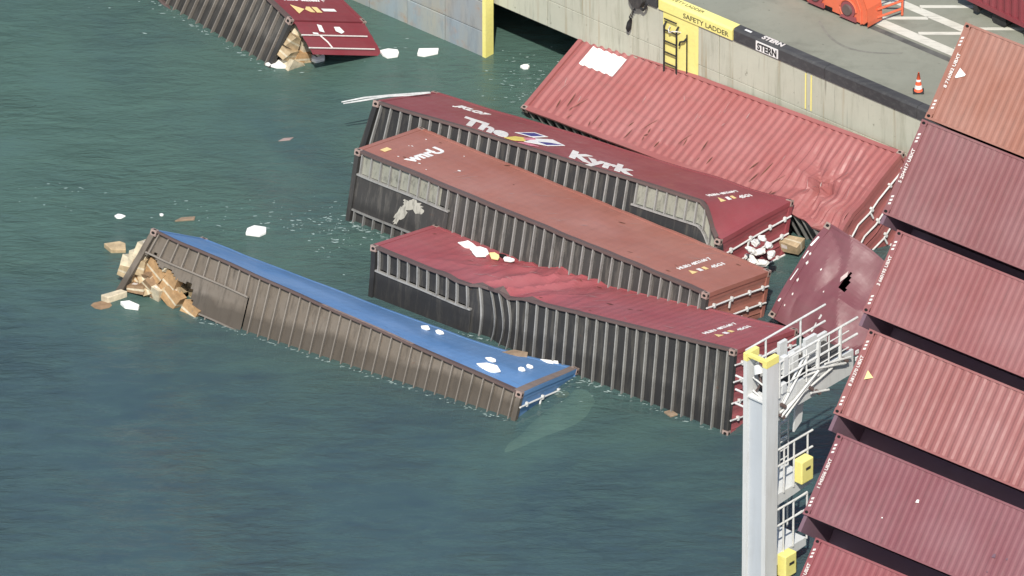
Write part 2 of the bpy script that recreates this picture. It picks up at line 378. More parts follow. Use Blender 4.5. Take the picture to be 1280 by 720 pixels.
qtext('SAFETY LADDER', 0.17, -4.55, -0.06, DZ + 0.352, True, M['letter_dim'], ykerb, 1.3, bold=0.0)
for i in range(5):
    l0 = -4.8 - (i+1)*3.3; mb = MB(); mb.prism([(l0, w, z) for w, z in prof], (3.28, 0, 0)); qbuild(mb, 'kerb_segment', M['kerb'], ykerb)

lad = empty('quay_ladder', None, 'black steel ladder on the yellow painted strip of the quay wall', 'ladder')
for l in (-4.50, -4.05): qbuild(MB().tube([(l, 0.12, -0.8), (l, 0.12, 1.70), (l, 0.03, 1.78)], 0.030, 6), 'stile', M['black'], lad)
for i in range(8): qbuild(MB().tube([(-4.50, 0.12, -0.5 + i*0.345), (-4.05, 0.12, -0.5 + i*0.345)], 0.022, 6), 'rung', M['black'], lad)
qbuild(MB().tube([(-3.98, 0.02, 1.62), (-3.99, 0.16, 1.70), (-4.15, 0.18, 1.66), (-4.28, 0.16, 1.56), (-4.36, 0.1, 1.62), (-4.3, 0.1, 1.74)], 0.018, 6), 'grab_hoop', M['galv'], lad)
pipe = empty('wall_pipe', None, 'thin black hanging pipe beside the quay ladder on yellow paint', 'pipe')
qbuild(MB().tube([(-3.72, 0.06, 1.66), (-3.72, 0.06, 0.2), (-3.70, 0.06, -0.5)], 0.020, 6), 'pipe_run', M['black'], pipe)
qbuild(MB().tube([(-3.72, 0.06, 1.55), (-3.78, 0.12, 1.45), (-3.90, 0.14, 1.40), (-3.93, 0.14, 1.28)], 0.028, 6), 'hook', M['black'], pipe)

# mooring hook hanging from the quay edge
mh = empty('mooring_hook', None, 'dark grey mooring hook hanging by a chain on the quay wall', 'mooring hook')
mb = MB(); mb.prism([(-5.75, 0.02, 2.45), (-5.3, 0.02, 2.5), (-5.2, 0.02, 2.2), (-5.32, 0.02, 1.95), (-5.55, 0.02, 1.92), (-5.72, 0.02, 2.12)], (0, 0.24, 0))
qbuild(mb, 'hook_body', M['under_grey'], mh, bevel=0.03)
qbuild(MB().tube([(-5.35, 0.2, 2.0), (-5.2, 0.2, 1.95), (-5.12, 0.2, 2.05), (-5.08, 0.2, 2.2)], 0.04, 6), 'jaw', M['black'], mh)
for i in range(6):
    t = i/5; l = -5.5 - 0.23*t; z = 1.92 - 0.42*t
    qbuild(MB().tube([(l - 0.02, 0.14, z + 0.05), (l + 0.02, 0.17, z + 0.02), (l - 0.0, 0.14, z - 0.04), (l - 0.05, 0.12, z)], 0.016, 5), 'chain_link', M['black'], mh)
qbuild(MB().tube([(-5.70, 0.12, 1.48), (-5.76, 0.13, 1.32), (-5.80, 0.13, 1.12), (-5.81, 0.12, 1.02)], [0.025, 0.07, 0.075, 0.03], 8), 'shackle', M['black'], mh, smooth=True)

# deck paint, crane rail
def strip(name, l0, w0, l1, w1, wd, mat, z, label):
    a = Vector((l0, w0, z)); b = Vector((l1, w1, z)); d = (b - a).normalized(); n = Vector((-d.y, d.x, 0))*wd/2
    o = qbuild(MB().quad(a - n, b - n, b + n, a + n), name, mat); 
    if o.data.polygons[0].normal.z < 0: o.data.flip_normals()
    return tag(o, label, kind='structure')
M['linepaint'] = paint('worn_line_paint', (0.56, 0.55, 0.47), 0.2, 0.9, 0.0, 0.8, scale=2.5, dirtcol=(0.30, 0.30, 0.26))
M['railslot'] = plain('crane_rail_slot', (0.11, 0.11, 0.10), 0.7, 0.3)
strip('crane_rail_slot', -60, -3.05, 60, -3.05, 0.20, M['railslot'], DZ + 0.004, 'dark crane rail slot in the quay deck')
strip('road_marking', -60, -3.42, 60, -3.42, 0.34, M['linepaint'], DZ + 0.004, 'wide white line beside the crane rail slot')
strip('road_marking', -60, -4.62, 60, -4.62, 0.30, M['linepaint'], DZ + 0.004, 'second white line further from the quay edge')
for i in range(-8, 12):
    l0 = 0.10 + i*1.30
    strip('road_marking', l0 + 0.1, -3.62, l0 + 1.05, -4.45, 0.16, M['linepaint'], DZ + 0.004, 'diagonal white hatch line on the quay deck')
for i in range(-8, 10):
    l0 = 0.55 + i*1.9
    strip('road_marking', l0, -4.80, l0 + 1.6, -6.2, 0.16, M['linepaint'], DZ + 0.004, 'diagonal white hatch line beyond the second line')
# tyre arcs on the deck
M['tyre'] = plain('tyre_mark', (0.20, 0.20, 0.17), 0.9, 0.2)
mb = MB(); pts = []
for i in range(13):
    t = i/12; pts.append((-1.0 + 2.9*t, -2.35 + 0.9*math.sin(t*2.6)*0.9 - 0.9*t*t*0.6, DZ + 0.004))
for a, b in zip(pts, pts[1:]): mb.quad((a[0], a[1]-.05, a[2]), (b[0], b[1]-.05, b[2]), (b[0], b[1]+.04, b[2]), (a[0], a[1]+.04, a[2]))
o = qbuild(mb, 'tyre_mark', M['tyre'])
if o.data.polygons[0].normal.z < 0: o.data.flip_normals()
tag(o, 'faint dark tyre arc on the quay deck', kind='structure')

# traffic cone
co = empty('traffic_cone', Matrix.Translation(QD(3.62, -1.12, DZ)), 'orange traffic cone with white band standing on the quay deck', 'traffic cone')
MB().box(-0.15, 0.15, -0.15, 0.15, 0.0, 0.04).build('base', M['black'], co, bevel=0.01)
MB().tube([(0, 0, 0.04), (0, 0, 0.60)], [0.12, 0.022], 16).build('cone_body', M['cone'], co, smooth=True)
MB().tube([(0, 0, 0.12), (0, 0, 0.23)], [0.110, 0.090], 16, False).build('reflective_band', M['white'], co, smooth=True)
MB().tube([(0, 0, 0.34), (0, 0, 0.40)], [0.072, 0.060], 16, False).build('reflective_band', M['white'], co, smooth=True)

# crane travel bogie
bg_ = empty('crane_bogie', None, 'orange red crane wheel bogie on the rail at the quay edge', 'crane bogie')
prof = [(-2.75, DZ + 0.12), (-0.15, DZ + 0.10), (0.18, DZ + 0.10), (0.30, DZ + 0.22), (0.27, DZ + 0.62), (0.10, DZ + 0.98), (-0.25, DZ + 1.25), (-0.8, DZ + 1.38), (-2.75, DZ + 1.38)]
for w0 in (-2.92, -3.36):
    qbuild(MB().prism([(l, w0, z) for l, z in prof], (0, 0.07, 0)), 'side_plate', M['orange_red'], bg_, bevel=0.015)
rim = [(0.36, DZ + 0.10), (0.37, DZ + 0.25), (0.33, DZ + 0.66), (0.15, DZ + 1.03), (-0.22, DZ + 1.31), (-0.8, DZ + 1.45), (-2.75, DZ + 1.45)]
mb = MB()
for (l0, z0), (l1, z1) in zip(rim, rim[1:]): mb.box(0, 0, 0, 0, 0, 0) if False else mb.quad((l0, -2.80, z0), (l1, -2.80, z1), (l1, -3.42, z1), (l0, -3.42, z0))
qbuild(mb, 'cover_plate', M['orange_red'], bg_)
rim2 = [(0.10, DZ + 0.10), (0.09, DZ + 0.5), (-0.08, DZ + 0.84), (-0.42, DZ + 1.06), (-0.9, DZ + 1.16), (-2.75, DZ + 1.16)]
qbuild(MB().tube([(l, -2.83, z) for l, z in rim2], 0.022, 6), 'stiffener', M['orange_red'], bg_)
def lwz_on(px, py): return None
for l, z in ((-0.36, DZ + 0.40), (-1.52, DZ + 0.42)):
    k = 20
    qbuild(MB().tube([(l, -2.86, z), (l, -2.80, z)], [0.25, 0.25], k), 'wheel', M['red_dark'], bg_)
    qbuild(MB().tube([(l, -2.80, z), (l, -2.74, z)], [0.17, 0.15], k), 'hub', M['rail_grey'], bg_)
    ring = [(l + 0.29*math.cos(a), -2.82, z + 0.29*math.sin(a)) for a in [i*math.pi*2/20*0.8 for i in range(21)]]
    qbuild(MB().tube(ring, 0.030, 6), 'wheel_arch', M['orange_red'], bg_)
    qbuild(MB().prism([(l - 0.3, -2.84, z - 0.30), (l + 0.3, -2.84, z - 0.30), (l + 0.28, -2.84, z - 0.16), (l - 0.2, -2.84, z - 0.2)], (0, 0.05, 0)), 'wheel_guard', M['red_dark'], bg_)
qbuild(MB().tube([(-1.05, -2.9, DZ + 0.95), (-1.05, -2.70, DZ + 0.95)], 0.16, 16), 'pivot_pin', M['orange_red'], bg_)
qbuild(qbox(-1.2, -0.95, -2.85, -2.83, DZ + 0.13, DZ + 0.22), 'lower_slot', M['hole'], bg_)
for a, b in [((0.36, -3.2, DZ + 0.25), (0.55, -4.05, DZ + 0.25)), ((0.36, -3.2, DZ + 0.50), (0.55, -4.05, DZ + 0.50)), ((0.55, -4.05, DZ + 0.05), (0.55, -4.05, DZ + 1.5)), ((0.36, -3.2, DZ + 1.1), (0.55, -4.05, DZ + 0.50)), ((0.36, -3.2, DZ + 1.3), (0.55, -4.05, DZ + 1.3)), ((0.2, -3.3, DZ + 1.5), (0.55, -4.05, DZ + 0.9))]:
    qbuild(MB().tube([a, b], 0.035, 6), 'cage_bar', M['orange_red'], bg_)

# steel dock panel standing in the water
FR[0] = QM
dp = empty('dock_panel', None, 'weathered blue and rust steel dock panel with yellow end standing in the water', 'dock panel')
for r, (z0, z1) in enumerate(((-1.6, 0.775), (0.80, 1.71), (1.735, 2.9))):
    for i in range(5):
        l1 = -9.16 - i*1.42; l0 = l1 - 1.395
        pw = 0.02*noise.noise((i*2.3, r*1.9, 0.4))
        qbuild(qbox(l0, l1, 2.12, 2.41 + pw, z0, z1), 'panel', M['steelpanel'], dp, bevel=0.01)
qbuild(qbox(-9.155, -9.03, 2.10, 2.43, -1.6, 2.92), 'yellow_end_post', M['yellow'], dp)

# ------------------------------------------------------------------ containers
LG, WD, HH = 12.19, 2.44, 2.90
PER = 0.2775
def trap(x, per=PER):
    t = (x / per) % 1.0
    if t < 0.26: return 0.0
    if t < 0.50: return (t - 0.26)/0.24
    if t < 0.76: return 1.0
    return 1 - (t - 0.76)/0.24
def trap_xs(x0, x1, per=PER):
    xs = [x0]; k = math.floor(x0/per)
    while k*per < x1:
        for f in (0.0, 0.26, 0.5, 0.76):
            x = (k + f)*per
            if x0 + 0.01 < x < x1 - 0.01: xs.append(x)
        k += 1
    xs.append(x1); return xs
def sheet(xs, vs, fn, skip=None):
    mb = MB(); nx, nv = len(xs), len(vs)
    for v in vs:
        for x in xs: mb.v.append(tuple(fn(x, v)))
    for j in range(nv-1):
        for i in range(nx-1):
            if skip and skip((xs[i]+xs[i+1])/2, (vs[j]+vs[j+1])/2): continue
            q = j*nx + i; mb.f.append((q, q+1, q+nx+1, q+nx))
    return mb
def lin(a, b, n): return [a + (b-a)*i/n for i in range(n+1)]
def RT(R, t): return Matrix(((R[0][0], R[0][1], R[0][2], t[0]), (R[1][0], R[1][1], R[1][2], t[1]), (R[2][0], R[2][1], R[2][2], t[2]), (0, 0, 0, 1)))

CAST = {}
def casting_mesh(mat):
    key = mat.name
    if key not in CAST:
        mb = MB(); mb.box(-0.089, 0.089, -0.081, 0.081, -0.059, 0.059)
        o = mb.build('corner_casting', mat); me = o.data; bpy.data.objects.remove(o)
        mh_ = MB()
        for s in (1, -1):
            for ax in range(3):
                ring = []
                for i in range(10):
                    a = 2*math.pi*i/10; u, v = math.cos(a)*0.045, math.sin(a)*0.030
                    p = [(s*0.0905, u*0.9, v*1.1), (u*1.2, s*0.0825, v*1.1), (u*1.2, v*1.3, s*0.0605)][ax]
                    ring.append(p)
                mh_.poly(ring)
        o2 = mh_.build('casting_hole', M['hole']); CAST[key] = (me, o2.data); bpy.data.objects.remove(o2)
    return CAST[key]
def castings(root, L, W, H, deform, mat, which=None):
    me, hm = casting_mesh(mat)
    for x in (0.089, L-0.089):
        for y in (0.081, W-0.081):
            for z in (0.059, H-0.059):
                if which and not which(x, y, z): continue
                p = Vector(deform(x, y, z)) if deform else Vector((x, y, z))
                c = link(bpy.data.objects.new('corner_casting', me), root); c.location = p; c.scale = (1.06, 1.06, 1.06)
                h = link(bpy.data.objects.new('casting_hole', hm), c)

def container(Mx, label, paint_m, group, side_amp=(0.004, 0.03), face_paint=None, under=None, rib=None, tunnel=0, deform=None,
              doors=True, floor_skip=None, rib_skip=None, L=LG, pale_strip=None, subdiv=10, group_on=True, rail=None, front=True, holes=None, rib_r=0.016):
    """a container lying on its side: local y=0 is the wall that faces the sky, z=0 the underside"""
    W, H = WD, HH
    root = empty('shipping_container', Mx, label, 'container', group)
    rail = rail or M['rail_grey']; face_paint = face_paint or paint_m
    D = deform
    xs = trap_xs(0.16, L-0.16)
    # side walls
    vs = lin(0.16, H-0.11, subdiv)
    sheet(xs, vs, lambda x, z: (x, 0.012 + side_amp[0]*trap(x), z), holes).build('side_wall', face_paint, root, D)
    sheet(xs, lin(0.16, H-0.11, 2), lambda x, z: (x, W-0.012-side_amp[1]*trap(x), z)).build('side_wall', paint_m, root, D)
    sheet(trap_xs(0.16, L-0.16, 0.209), lin(0.05, W-0.05, 3), lambda x, y: (x, y, H-0.03-0.018*trap(x, 0.209))).build('roof', paint_m, root, D)
    if front:
        MB().grid(lambda u, v: (0.035 + 0.03*trap(v*(W-0.3), PER), 0.15 + v*(W-0.3), 0.15 + u*(H-0.3)), 4, 30).build('front_wall', paint_m, root, D)
    # rails and posts
    nx = 48
    MB().box(0.16, L-0.16, 0, 0.07, 0.0, 0.16, nx).build('bottom_side_rail', rail, root, D)
    MB().box(0.16, L-0.16, W-0.07, W, 0.0, 0.16, nx).build('bottom_side_rail', rail, root, D)
    MB().box(0.16, L-0.16, 0, 0.06, H-0.12, H, nx).build('top_side_rail', face_paint, root, D)
    MB().box(0.16, L-0.16, W-0.06, W, H-0.12, H, nx).build('top_side_rail', paint_m, root, D)
    for x0, x1 in ((0.0, 0.16), (L-0.16, L)):
        for y0, y1 in ((0, 0.14), (W-0.14, W)):
            MB().box(x0+0.01, x1-0.01, y0+0.004, y1-0.004, 0.12, H-0.12, 1, 1, 8).build('corner_post', face_paint, root, D)
        MB().box(x0+0.01, x1-0.01, 0.16, W-0.16, H-0.14, H-0.005, 1, 4, 1).build('header', paint_m, root, D)
        MB().box(x0+0.01, x1-0.01, 0.16, W-0.16, 0.005, 0.14, 1, 6, 1).build('sill', under or rail, root, D)
    castings(root, L, W, H, D, M['casting'])
    # underside
    if under:
        def tun(x, y):
            if tunnel == 0: return x < 3.35 and 0.71 < y < 1.73
            if tunnel == 1: return x > L-3.35 and 0.71 < y < 1.73
            return False
        fx = lin(0.16, L-0.16, 130 if floor_skip else 72); fy = lin(0.07, W-0.07, 30 if floor_skip else 16)
        sheet(fx, fy, lambda x, y: (x, y, 0.125), (lambda x, y: tun(x, y) or (floor_skip and floor_skip(x, y)))).build('floor_panel', under, root, D)
        if tunnel is not None:
            a, b = (0.16, 3.35) if tunnel == 0 else (L-3.35, L-0.16)
            sheet(lin(a, b, 40), lin(0.71, 1.73, 14), lambda x, y: (x, y, 0.060), floor_skip).build('tunnel_plate', under, root, D)
            for y in (0.70, 1.74):
                if floor_skip and floor_skip(1.0, y):
                    a2 = 1.9
                else: a2 = a
                MB().box(a2, b, y-0.025, y+0.025, 0.012, 0.12, 20).build('tunnel_rail', rib, root, D)
            if pale_strip:
                sheet(lin(pale_strip[0], pale_strip[1], 30), lin(0.09, 0.66, 4), lambda x, y: (x, y, 0.112)).build('scuffed_floor_plate', M['pale_floor'], root, D)
        n = int((L-0.5)/0.327)
        for i in range(n+1):
            x = 0.25 + i*(L-0.5)/n
            spans = [(0.07, W-0.07)]
            if tun(x, 1.2): spans = [(0.07, 0.68), (1.76, W-0.07)]
            for y0, y1 in spans:
                if rib_skip and rib_skip(x, (y0+y1)/2): continue
                mb = MB(); rr = rib_r
                ny = 10
                mb.box(x-rr, x+rr, y0, y1, 0.016, 0.12, 1, ny, 1).build('crossmember', rib, root, D)
    if doors:
        for k, (y0, y1) in enumerate(((0.15, W/2-0.01), (W/2+0.01, W-0.15))):
            dmb = MB(); dmb.grid(lambda u, v: (L-0.035 - 0.02*trap(v*(y1-y0), 0.36), y0 + v*(y1-y0), 0.15 + u*(H-0.3)), 6, 20)
            d = dmb.build('door', paint_m, root, D)
            for yb in (0.28, 0.76):
                MB().tube([(L+0.02, y0 + yb, z) for z in lin(0.05, H-0.05, 8)], 0.026, 8).build('locking_bar', M['galv'], d, D)
                for zb in (0.4, 1.2, 2.0, 2.6):
                    MB().box(L-0.03, L+0.05, y0+yb-0.06, y0+yb+0.06, zb-0.03, zb+0.03).build('bar_bracket', M['galv'], d, D)
            MB().box(L, L+0.04, y0+0.28, y0+0.52, 1.10, 1.14).build('door_handle', M['galv'], d, D)
    return root

def up_text(root, s, size, x, z, along='x', mat=None, width=None, bold=0.0, D=None, name='lettering', y=0.010, shear=0.0):
    ax, up = (((1, 0, 0), (0, 0, 1)) if along == 'x' else ((0, 0, 1), (-1, 0, 0)))
    return text_mb(s, size, (x, y, z), ax, up, bold, width=width, shear=shear).build(name, mat or M['letter'], root, D)
def up_patch(root, pts, mat, name, D=None, y=-0.010):
    mb = MB(); mb.prism([(x, y, z) for x, z in pts], (0, 0.008, 0)); return mb.build(name, mat, root, D)
def door_marks(root, xL, D=None, y=0.010):
    up_text(root, 'HLBU 482160 7', 0.20, xL-1.05, 0.75, 'z', width=1.45, D=D, bold=0.004, y=y)
    up_text(root, '45G1', 0.20, xL-0.60, 1.65, 'z', width=0.55, D=D, bold=0.004, y=y)
    up_patch(root, [(xL-0.66, 0.78), (xL-0.66, 1.02), (xL-0.88, 0.90)], M['sticker'], 'warning_sticker', D, y-0.014)
    up_patch(root, [(xL-0.66, 1.16), (xL-0.66, 1.30), (xL-0.82, 1.30), (xL-0.82, 1.16)], M['letter'], 'white_sticker', D, y-0.014)
    up_patch(root, [(xL-0.66, 1.40), (xL-0.66, 1.52), (xL-0.82, 1.52), (xL-0.82, 1.40)], M['sticker'], 'cream_sticker', D, y-0.014)

def nse(x, y, z, s): return noise.noise((x*s, y*s, z*s))
def sstep(a, b, x):
    t = max(0.0, min(1.0, (x-a)/(b-a))); return t*t*(3-2*t)
def pw(x, pts):
    for (a, u), (b, v) in zip(pts, pts[1:]):
        if x <= b: return u + (v-u)*(x-a)/(b-a)
    return pts[-1][1]
G_FALL = 'containers fallen into the water'

# --- faded red container leaning on the quay
def ridged(u, v, k): return max(0.0, 1 - 2.6*abs(noise.noise((u, v, k))))
def D1(x, y, z):
    top = max(0.0, 1 - y/0.6)
    r = math.hypot(x-10.4, z-1.15); a = math.atan2(z-1.15, x-10.4)
    star = abs(((a/(2*math.pi)*5 + 0.12) % 1.0) - 0.5)*2
    dd = top*max(0, 1 - r/1.5)*(0.10 + 0.34*star)
    z1 = max(0.0, 1 - abs(x-11.2)/1.5)*max(0.0, 1 - z/2.0)
    dd += top*0.30*z1*(ridged(x*1.1 + z*0.5, z*0.9, 7.3) - 0.3)
    k = sstep(9.9, 12.2, x)*max(0, 1 - z/1.5)
    dd += 0.75*k
    xx = x - 0.55*k + 0.12*k*math.sin(z*7)
    dd += 0.02*nse(x, 0, z, 1.1)*top + 0.03*top*max(0, 1 - abs(z-0.5)/0.5)*ridged(x*0.7, z, 2.0)
    return (xx, y + dd, z + 0.10*k*math.sin(x*6))
c1 = container(RT([[0.7136, 0.3658, 0.5975], [-0.6956, 0.2684, 0.6664], [0.0834, -0.8912, 0.446]], [0.236, 9.388, 0.343]),
    'faded pink red corrugated container leaning along the quay wall with white patch', M['red_faded'], G_FALL, (0.052, 0.036), deform=D1, under=M['under_dark'], rib=M['rib_grey'], tunnel=None, subdiv=28, rail=M['red_faded'])
def white_patch():
    xs = [x for x in trap_xs(0.2, 12) if 0.62 < x < 1.98]
    sheet(xs, lin(1.95, 2.62, 4), lambda x, z: (x, 0.004 + 0.052*trap(x), z)).build('white_patch', M['letter'], c1, D1)
white_patch()

# --- dark red container with big white lettering
def D2(x, y, z):
    k = sstep(11.0, 12.2, x)*max(0, 1 - z/2.9)
    dy = 0.95*k; dx = -0.35*k
    dy += 0.05*nse(x, 0, z, 0.8)*sstep(8.5, 11, x)*max(0, 1-y)
    k2 = max(0, 1 - x/1.1)
    dx -= 0.45*k2*(y/WD)
    return (x + dx, y + dy + 0.03*nse(x, y, z, 0.5), z + 0.25*k*math.sin(y*3))
c2 = container(RT([[0.8064, -0.1524, 0.5714], [-0.5892, -0.2896, 0.7543], [0.0505, -0.9449, -0.3233]], [-3.80, 7.28, 1.76]),
    'dark red container on its side with large white lettering and a colourful logo', M['red_dark'], G_FALL, (0.003, 0.03), under=M['under_dark'], rib=M['rib_grey'], tunnel=1, deform=D2, pale_strip=(8.85, 11.8), rail=M['rail_grey'])
up_text(c2, 'The', 1.15, 2.30, 0.34, width=1.95, bold=0.05, D=D2, shear=-0.55, mat=M['letter_big'])
up_text(c2, 'Kyrk', 1.05, 5.98, 0.36, width=2.6, bold=0.05, D=D2, shear=-0.55, mat=M['letter_big'])
up_text(c2, 'JKLO7', 0.42, 1.35, 1.95, width=1.05, bold=0.02, D=D2)
LOGO = lambda pts: [(4.25 + (x-4.75)*0.70 - 0.30*(z-0.3), z) for x, z in pts]
up_patch(c2, LOGO([(4.75, 1.15), (5.35, 1.75), (6.05, 1.70), (5.65, 1.20)]), M['letter'], 'logo_panel', D2)
up_patch(c2, LOGO([(4.92, 1.22), (5.40, 1.66), (5.85, 1.62), (5.50, 1.25)]), M['logo_blue'], 'logo_panel', D2, -0.016)
up_patch(c2, LOGO([(5.60, 0.45), (5.75, 1.15), (6.35, 1.55), (7.10, 1.30), (6.60, 0.75), (6.1, 0.6)]), M['letter'], 'logo_panel', D2)
up_patch(c2, LOGO([(6.05, 0.85), (6.45, 1.10), (6.98, 1.26), (6.50, 0.78)]), M['logo_blue'], 'logo_panel', D2, -0.016)
up_patch(c2, LOGO([(4.75, 0.25), (5.0, 0.75), (5.5, 0.95), (5.6, 0.55), (5.2, 0.25)]), M['logo_yellow'], 'logo_panel', D2)
up_patch(c2, LOGO([(5.35, 0.80), (5.70, 1.15), (5.85, 1.02), (5.55, 0.66)]), M['logo_pink'], 'logo_panel', D2, -0.016)
up_patch(c2, LOGO([(5.45, 0.20), (5.8, 0.45), (6.35, 0.40), (6.0, 0.22)]), M['logo_pink'], 'logo_panel', D2)
door_marks(c2, 11.9, D2)

# --- orange brown container
def D3(x, y, z):
    k = sstep(0.9, 0.0, x)
    return (x, y + 0.02*nse(x, 0, z, 0.7) + 0.02*nse(x, y, z, 1.6)*sstep(3, 7, x), z)
c3 = container(RT([[0.7832, -0.1343, 0.6072], [-0.6216, -0.1438, 0.77], [-0.0161, -0.9805, -0.1961]], [-4.291, 4.023, 2.068]),
    'orange brown container on its side, pale scuffed underside, between the two darker red ones', M['orange'], G_FALL, (0.003, 0.03), under=M['under_grey'], rib=M['rib_grey'], tunnel=0, deform=D3, pale_strip=(0.2, 3.0))
up_text(c3, 'wnrU', 0.55, 1.55, 0.55, 'z', width=1.55, bold=0.02, D=D3)
door_marks(c3, 11.75, D3)
MB().box(LG + 0.055, LG + 0.062, 1.02, 1.42, 1.35, 1.75).build('placard', M['letter'], c3, D3)
def smear(root, D, cx, cy, rx, ry, lean, seed, zz):
    rq = random.Random(seed); k = 26
    pts = []
    for q in range(k):
        a = 2*math.pi*q/k; r = rq.uniform(0.55, 1.15)
        u, v = rx*r*math.cos(a), ry*r*math.sin(a); pts.append((cx + u - lean*v, min(1.70, max(0.74, cy + v)), zz))
    mb = MB(); mb.v = [(cx, cy, zz)] + pts; mb.f = [(0, 1 + q, 1 + (q+1) % k) for q in range(k)]
    mb.build('pale_scrape', M['pale_smear'], root, D)
M['pale_smear'] = paint('pale_smear', (0.40, 0.38, 0.32), 0.2, 1.0, 0.6, 0.8, scale=3.0, streak=(3, 0.8, 1), dirtcol=(0.06, 0.055, 0.05))
smear(c3, D3, 2.15, 0.95, 0.42, 0.20, 0.2, 5, 0.052); smear(c3, D3, 1.80, 1.30, 0.16, 0.42, 0.45, 6, 0.049)
up_patch(c3, [(0.45, 0.55), (0.45, 0.85), (0.62, 0.85), (0.62, 0.55)], M['sticker'], 'cream_sticker', D3)
for i in range(9):
    a, b = random.uniform(0.5, 4.2), random.uniform(0.3, 2.6); r = random.uniform(0.02, 0.06)
    up_patch(c3, [(a, b), (a + r*1.6, b + r*.3), (a + r*1.3, b + r), (a + r*.2, b + r*.8)], M['letter'], 'scrape_mark', D3)

# --- buckled red container
XK = 3.65
def D4(x, y, z):
    tri = min(x/XK, (LG-x)/(LG-XK))
    dy = 0.37*tri
    b = math.exp(-((x-4.15)/0.62)**2)
    top = max(0.0, 1 - y/0.5)
    dx = 0.30*b*math.sin(math.pi*min(1, y/1.9))*max(0, 1 - z/1.2)
    dz = 0.16*math.exp(-((x-3.75)/0.3)**2)*max(0, 1 - z/1.0)
    w = math.exp(-((x-4.4)/1.7)**2)
    cre = ridged(x*0.95 - z*0.50, z*0.30 + x*0.12, 4.0)
    cre2 = ridged(x*1.6 - z*0.2, z*0.9, 9.0)
    dy += top*w*(0.05 - 0.20*cre**2 - 0.07*cre2) + top*0.05*w*nse(x, z, 1, 1.6) + 0.012*nse(x, y, z, 0.8)
    if x < XK: dz -= 0.05*top
    return (x + dx, y + dy, z + dz)
c4 = container(RT([[0.8005, -0.0763, 0.5945], [-0.5949, -0.2223, 0.7725], [0.0732, -0.972, -0.2234]], [-3.806, -0.12, 1.441]),
    'red container on its side buckled part way along, black ribbed underside towards open water', M['red_mid'], G_FALL, (0.007, 0.03), under=M['under_dark'], rib=M['rib_grey'], tunnel=0, deform=D4, subdiv=24, rail=M['rail_grey'])
door_marks(c4, 11.75, D4)

def scratches(root, D, seed, n, xr, zr, ang, mat, y=-0.004, ln=(0.2, 0.9), wd=(0.006, 0.02)):
    rs = random.Random(seed)
    for _ in range(n):
        x, z = rs.uniform(*xr), rs.uniform(*zr); a = ang + rs.gauss(0, 0.25); l_ = rs.uniform(*ln); w_ = rs.uniform(*wd)
        dx, dz = math.cos(a), math.sin(a); mb = MB(); k = 5
        mb.grid(lambda u, v: (x + dx*l_*u - dz*w_*(v-.5)*(1 - abs(2*u-1)*.8), y, z + dz*l_*u + dx*w_*(v-.5)*(1 - abs(2*u-1)*.8)), k, 1)
        mb.build('scrape_mark', mat, root, D)
M['bare_blue'] = plain('scraped_blue', (0.24, 0.33, 0.45), 0.6, 0.3)
M['rustmark'] = plain('rust_mark', (0.13, 0.06, 0.035), 0.8, 0.4)
scratches(c4, D4, 1, 22, (2.8, 6.8), (0.3, 2.5), 0.75, M['bare'])
scratches(c4, D4, 2, 10, (6.5, 11.5), (0.2, 2.6), 0.2, M['bare'], ln=(0.1, 0.5))
scratches(c4, D4, 3, 9, (0.3, 8), (0.1, 2.7), 0.4, M['rustmark'], ln=(0.06, 0.3), wd=(0.02, 0.07))
scratches(c3, D3, 4, 22, (2.5, 11), (0.3, 2.7), 0.9, M['bare'], ln=(0.15, 0.7))
scratches(c3, D3, 5, 10, (1, 11.5), (0.1, 2.8), 0.3, M['rustmark'], ln=(0.05, 0.25), wd=(0.02, 0.06))
scratches(c2, D2, 6, 16, (0.4, 11), (0.2, 2.6), 0.5, M['bare'], ln=(0.1, 0.5))
scratches(c1, D1, 7, 26, (1.0, 9.5), (0.15, 0.75), 1.5, M['rustmark'], y=0.006, ln=(0.12, 0.6), wd=(0.02, 0.06))
scratches(c1, D1, 8, 24, (0.5, 11.5), (0.6, 2.7), 1.55, M['bare'], y=0.006, ln=(0.1, 0.5))
# --- blue container with its end torn open
def hole5(x, y): return x < 2.4 and y > 0.60 + 0.30*x + 0.10*math.sin(x*11) + 0.14*noise.noise((x*3, y*3, 0)) + max(0.0, x - 1.7)*1.6
def D5(x, y, z):
    k = max(0, 1 - x/2.4)
    tw = pw(x, [(0, 0.86), (3.6, 0.70), (8.6, 0.40), (10.4, 0.20), (12.3, -0.16)])*max(0.0, z/HH)
    return (x - 0.75*k*(y/WD), y + tw + 0.025*nse(x, 0, z, 0.6), z - 0.10*k*(y/WD) + 0.05*k*nse(x, y, z, 1.5))
c5 = container(RT([[0.8227, -0.2197, 0.5242], [-0.5604, -0.1589, 0.8129], [-0.0953, -0.9625, -0.2538]], [-9.762, -0.197, 1.973]),
    'blue container lying low in the water with its torn end spilling cartons', M['blue'], G_FALL, (0.003, 0.03), under=M['under_brown'], rib=M['rib_tan'], tunnel=0, deform=D5, floor_skip=hole5, rib_skip=hole5, front=False, rail=M['rail_grey'])
MB().box(11.93, 12.17, -0.012, 0.0, 0.02, 2.86, 2, 1, 20).build('end_rail', M['rail_brown'], c5, D5)
MB().box(5.6, 8.6, -0.006, -0.001, 0.02, 0.16, 30).build('scraped_edge', M['casting'], c5, D5)

scratches(c5, D5, 9, 18, (1.5, 11.5), (0.2, 2.6), 0.1, M['bare_blue'], ln=(0.2, 1.2))
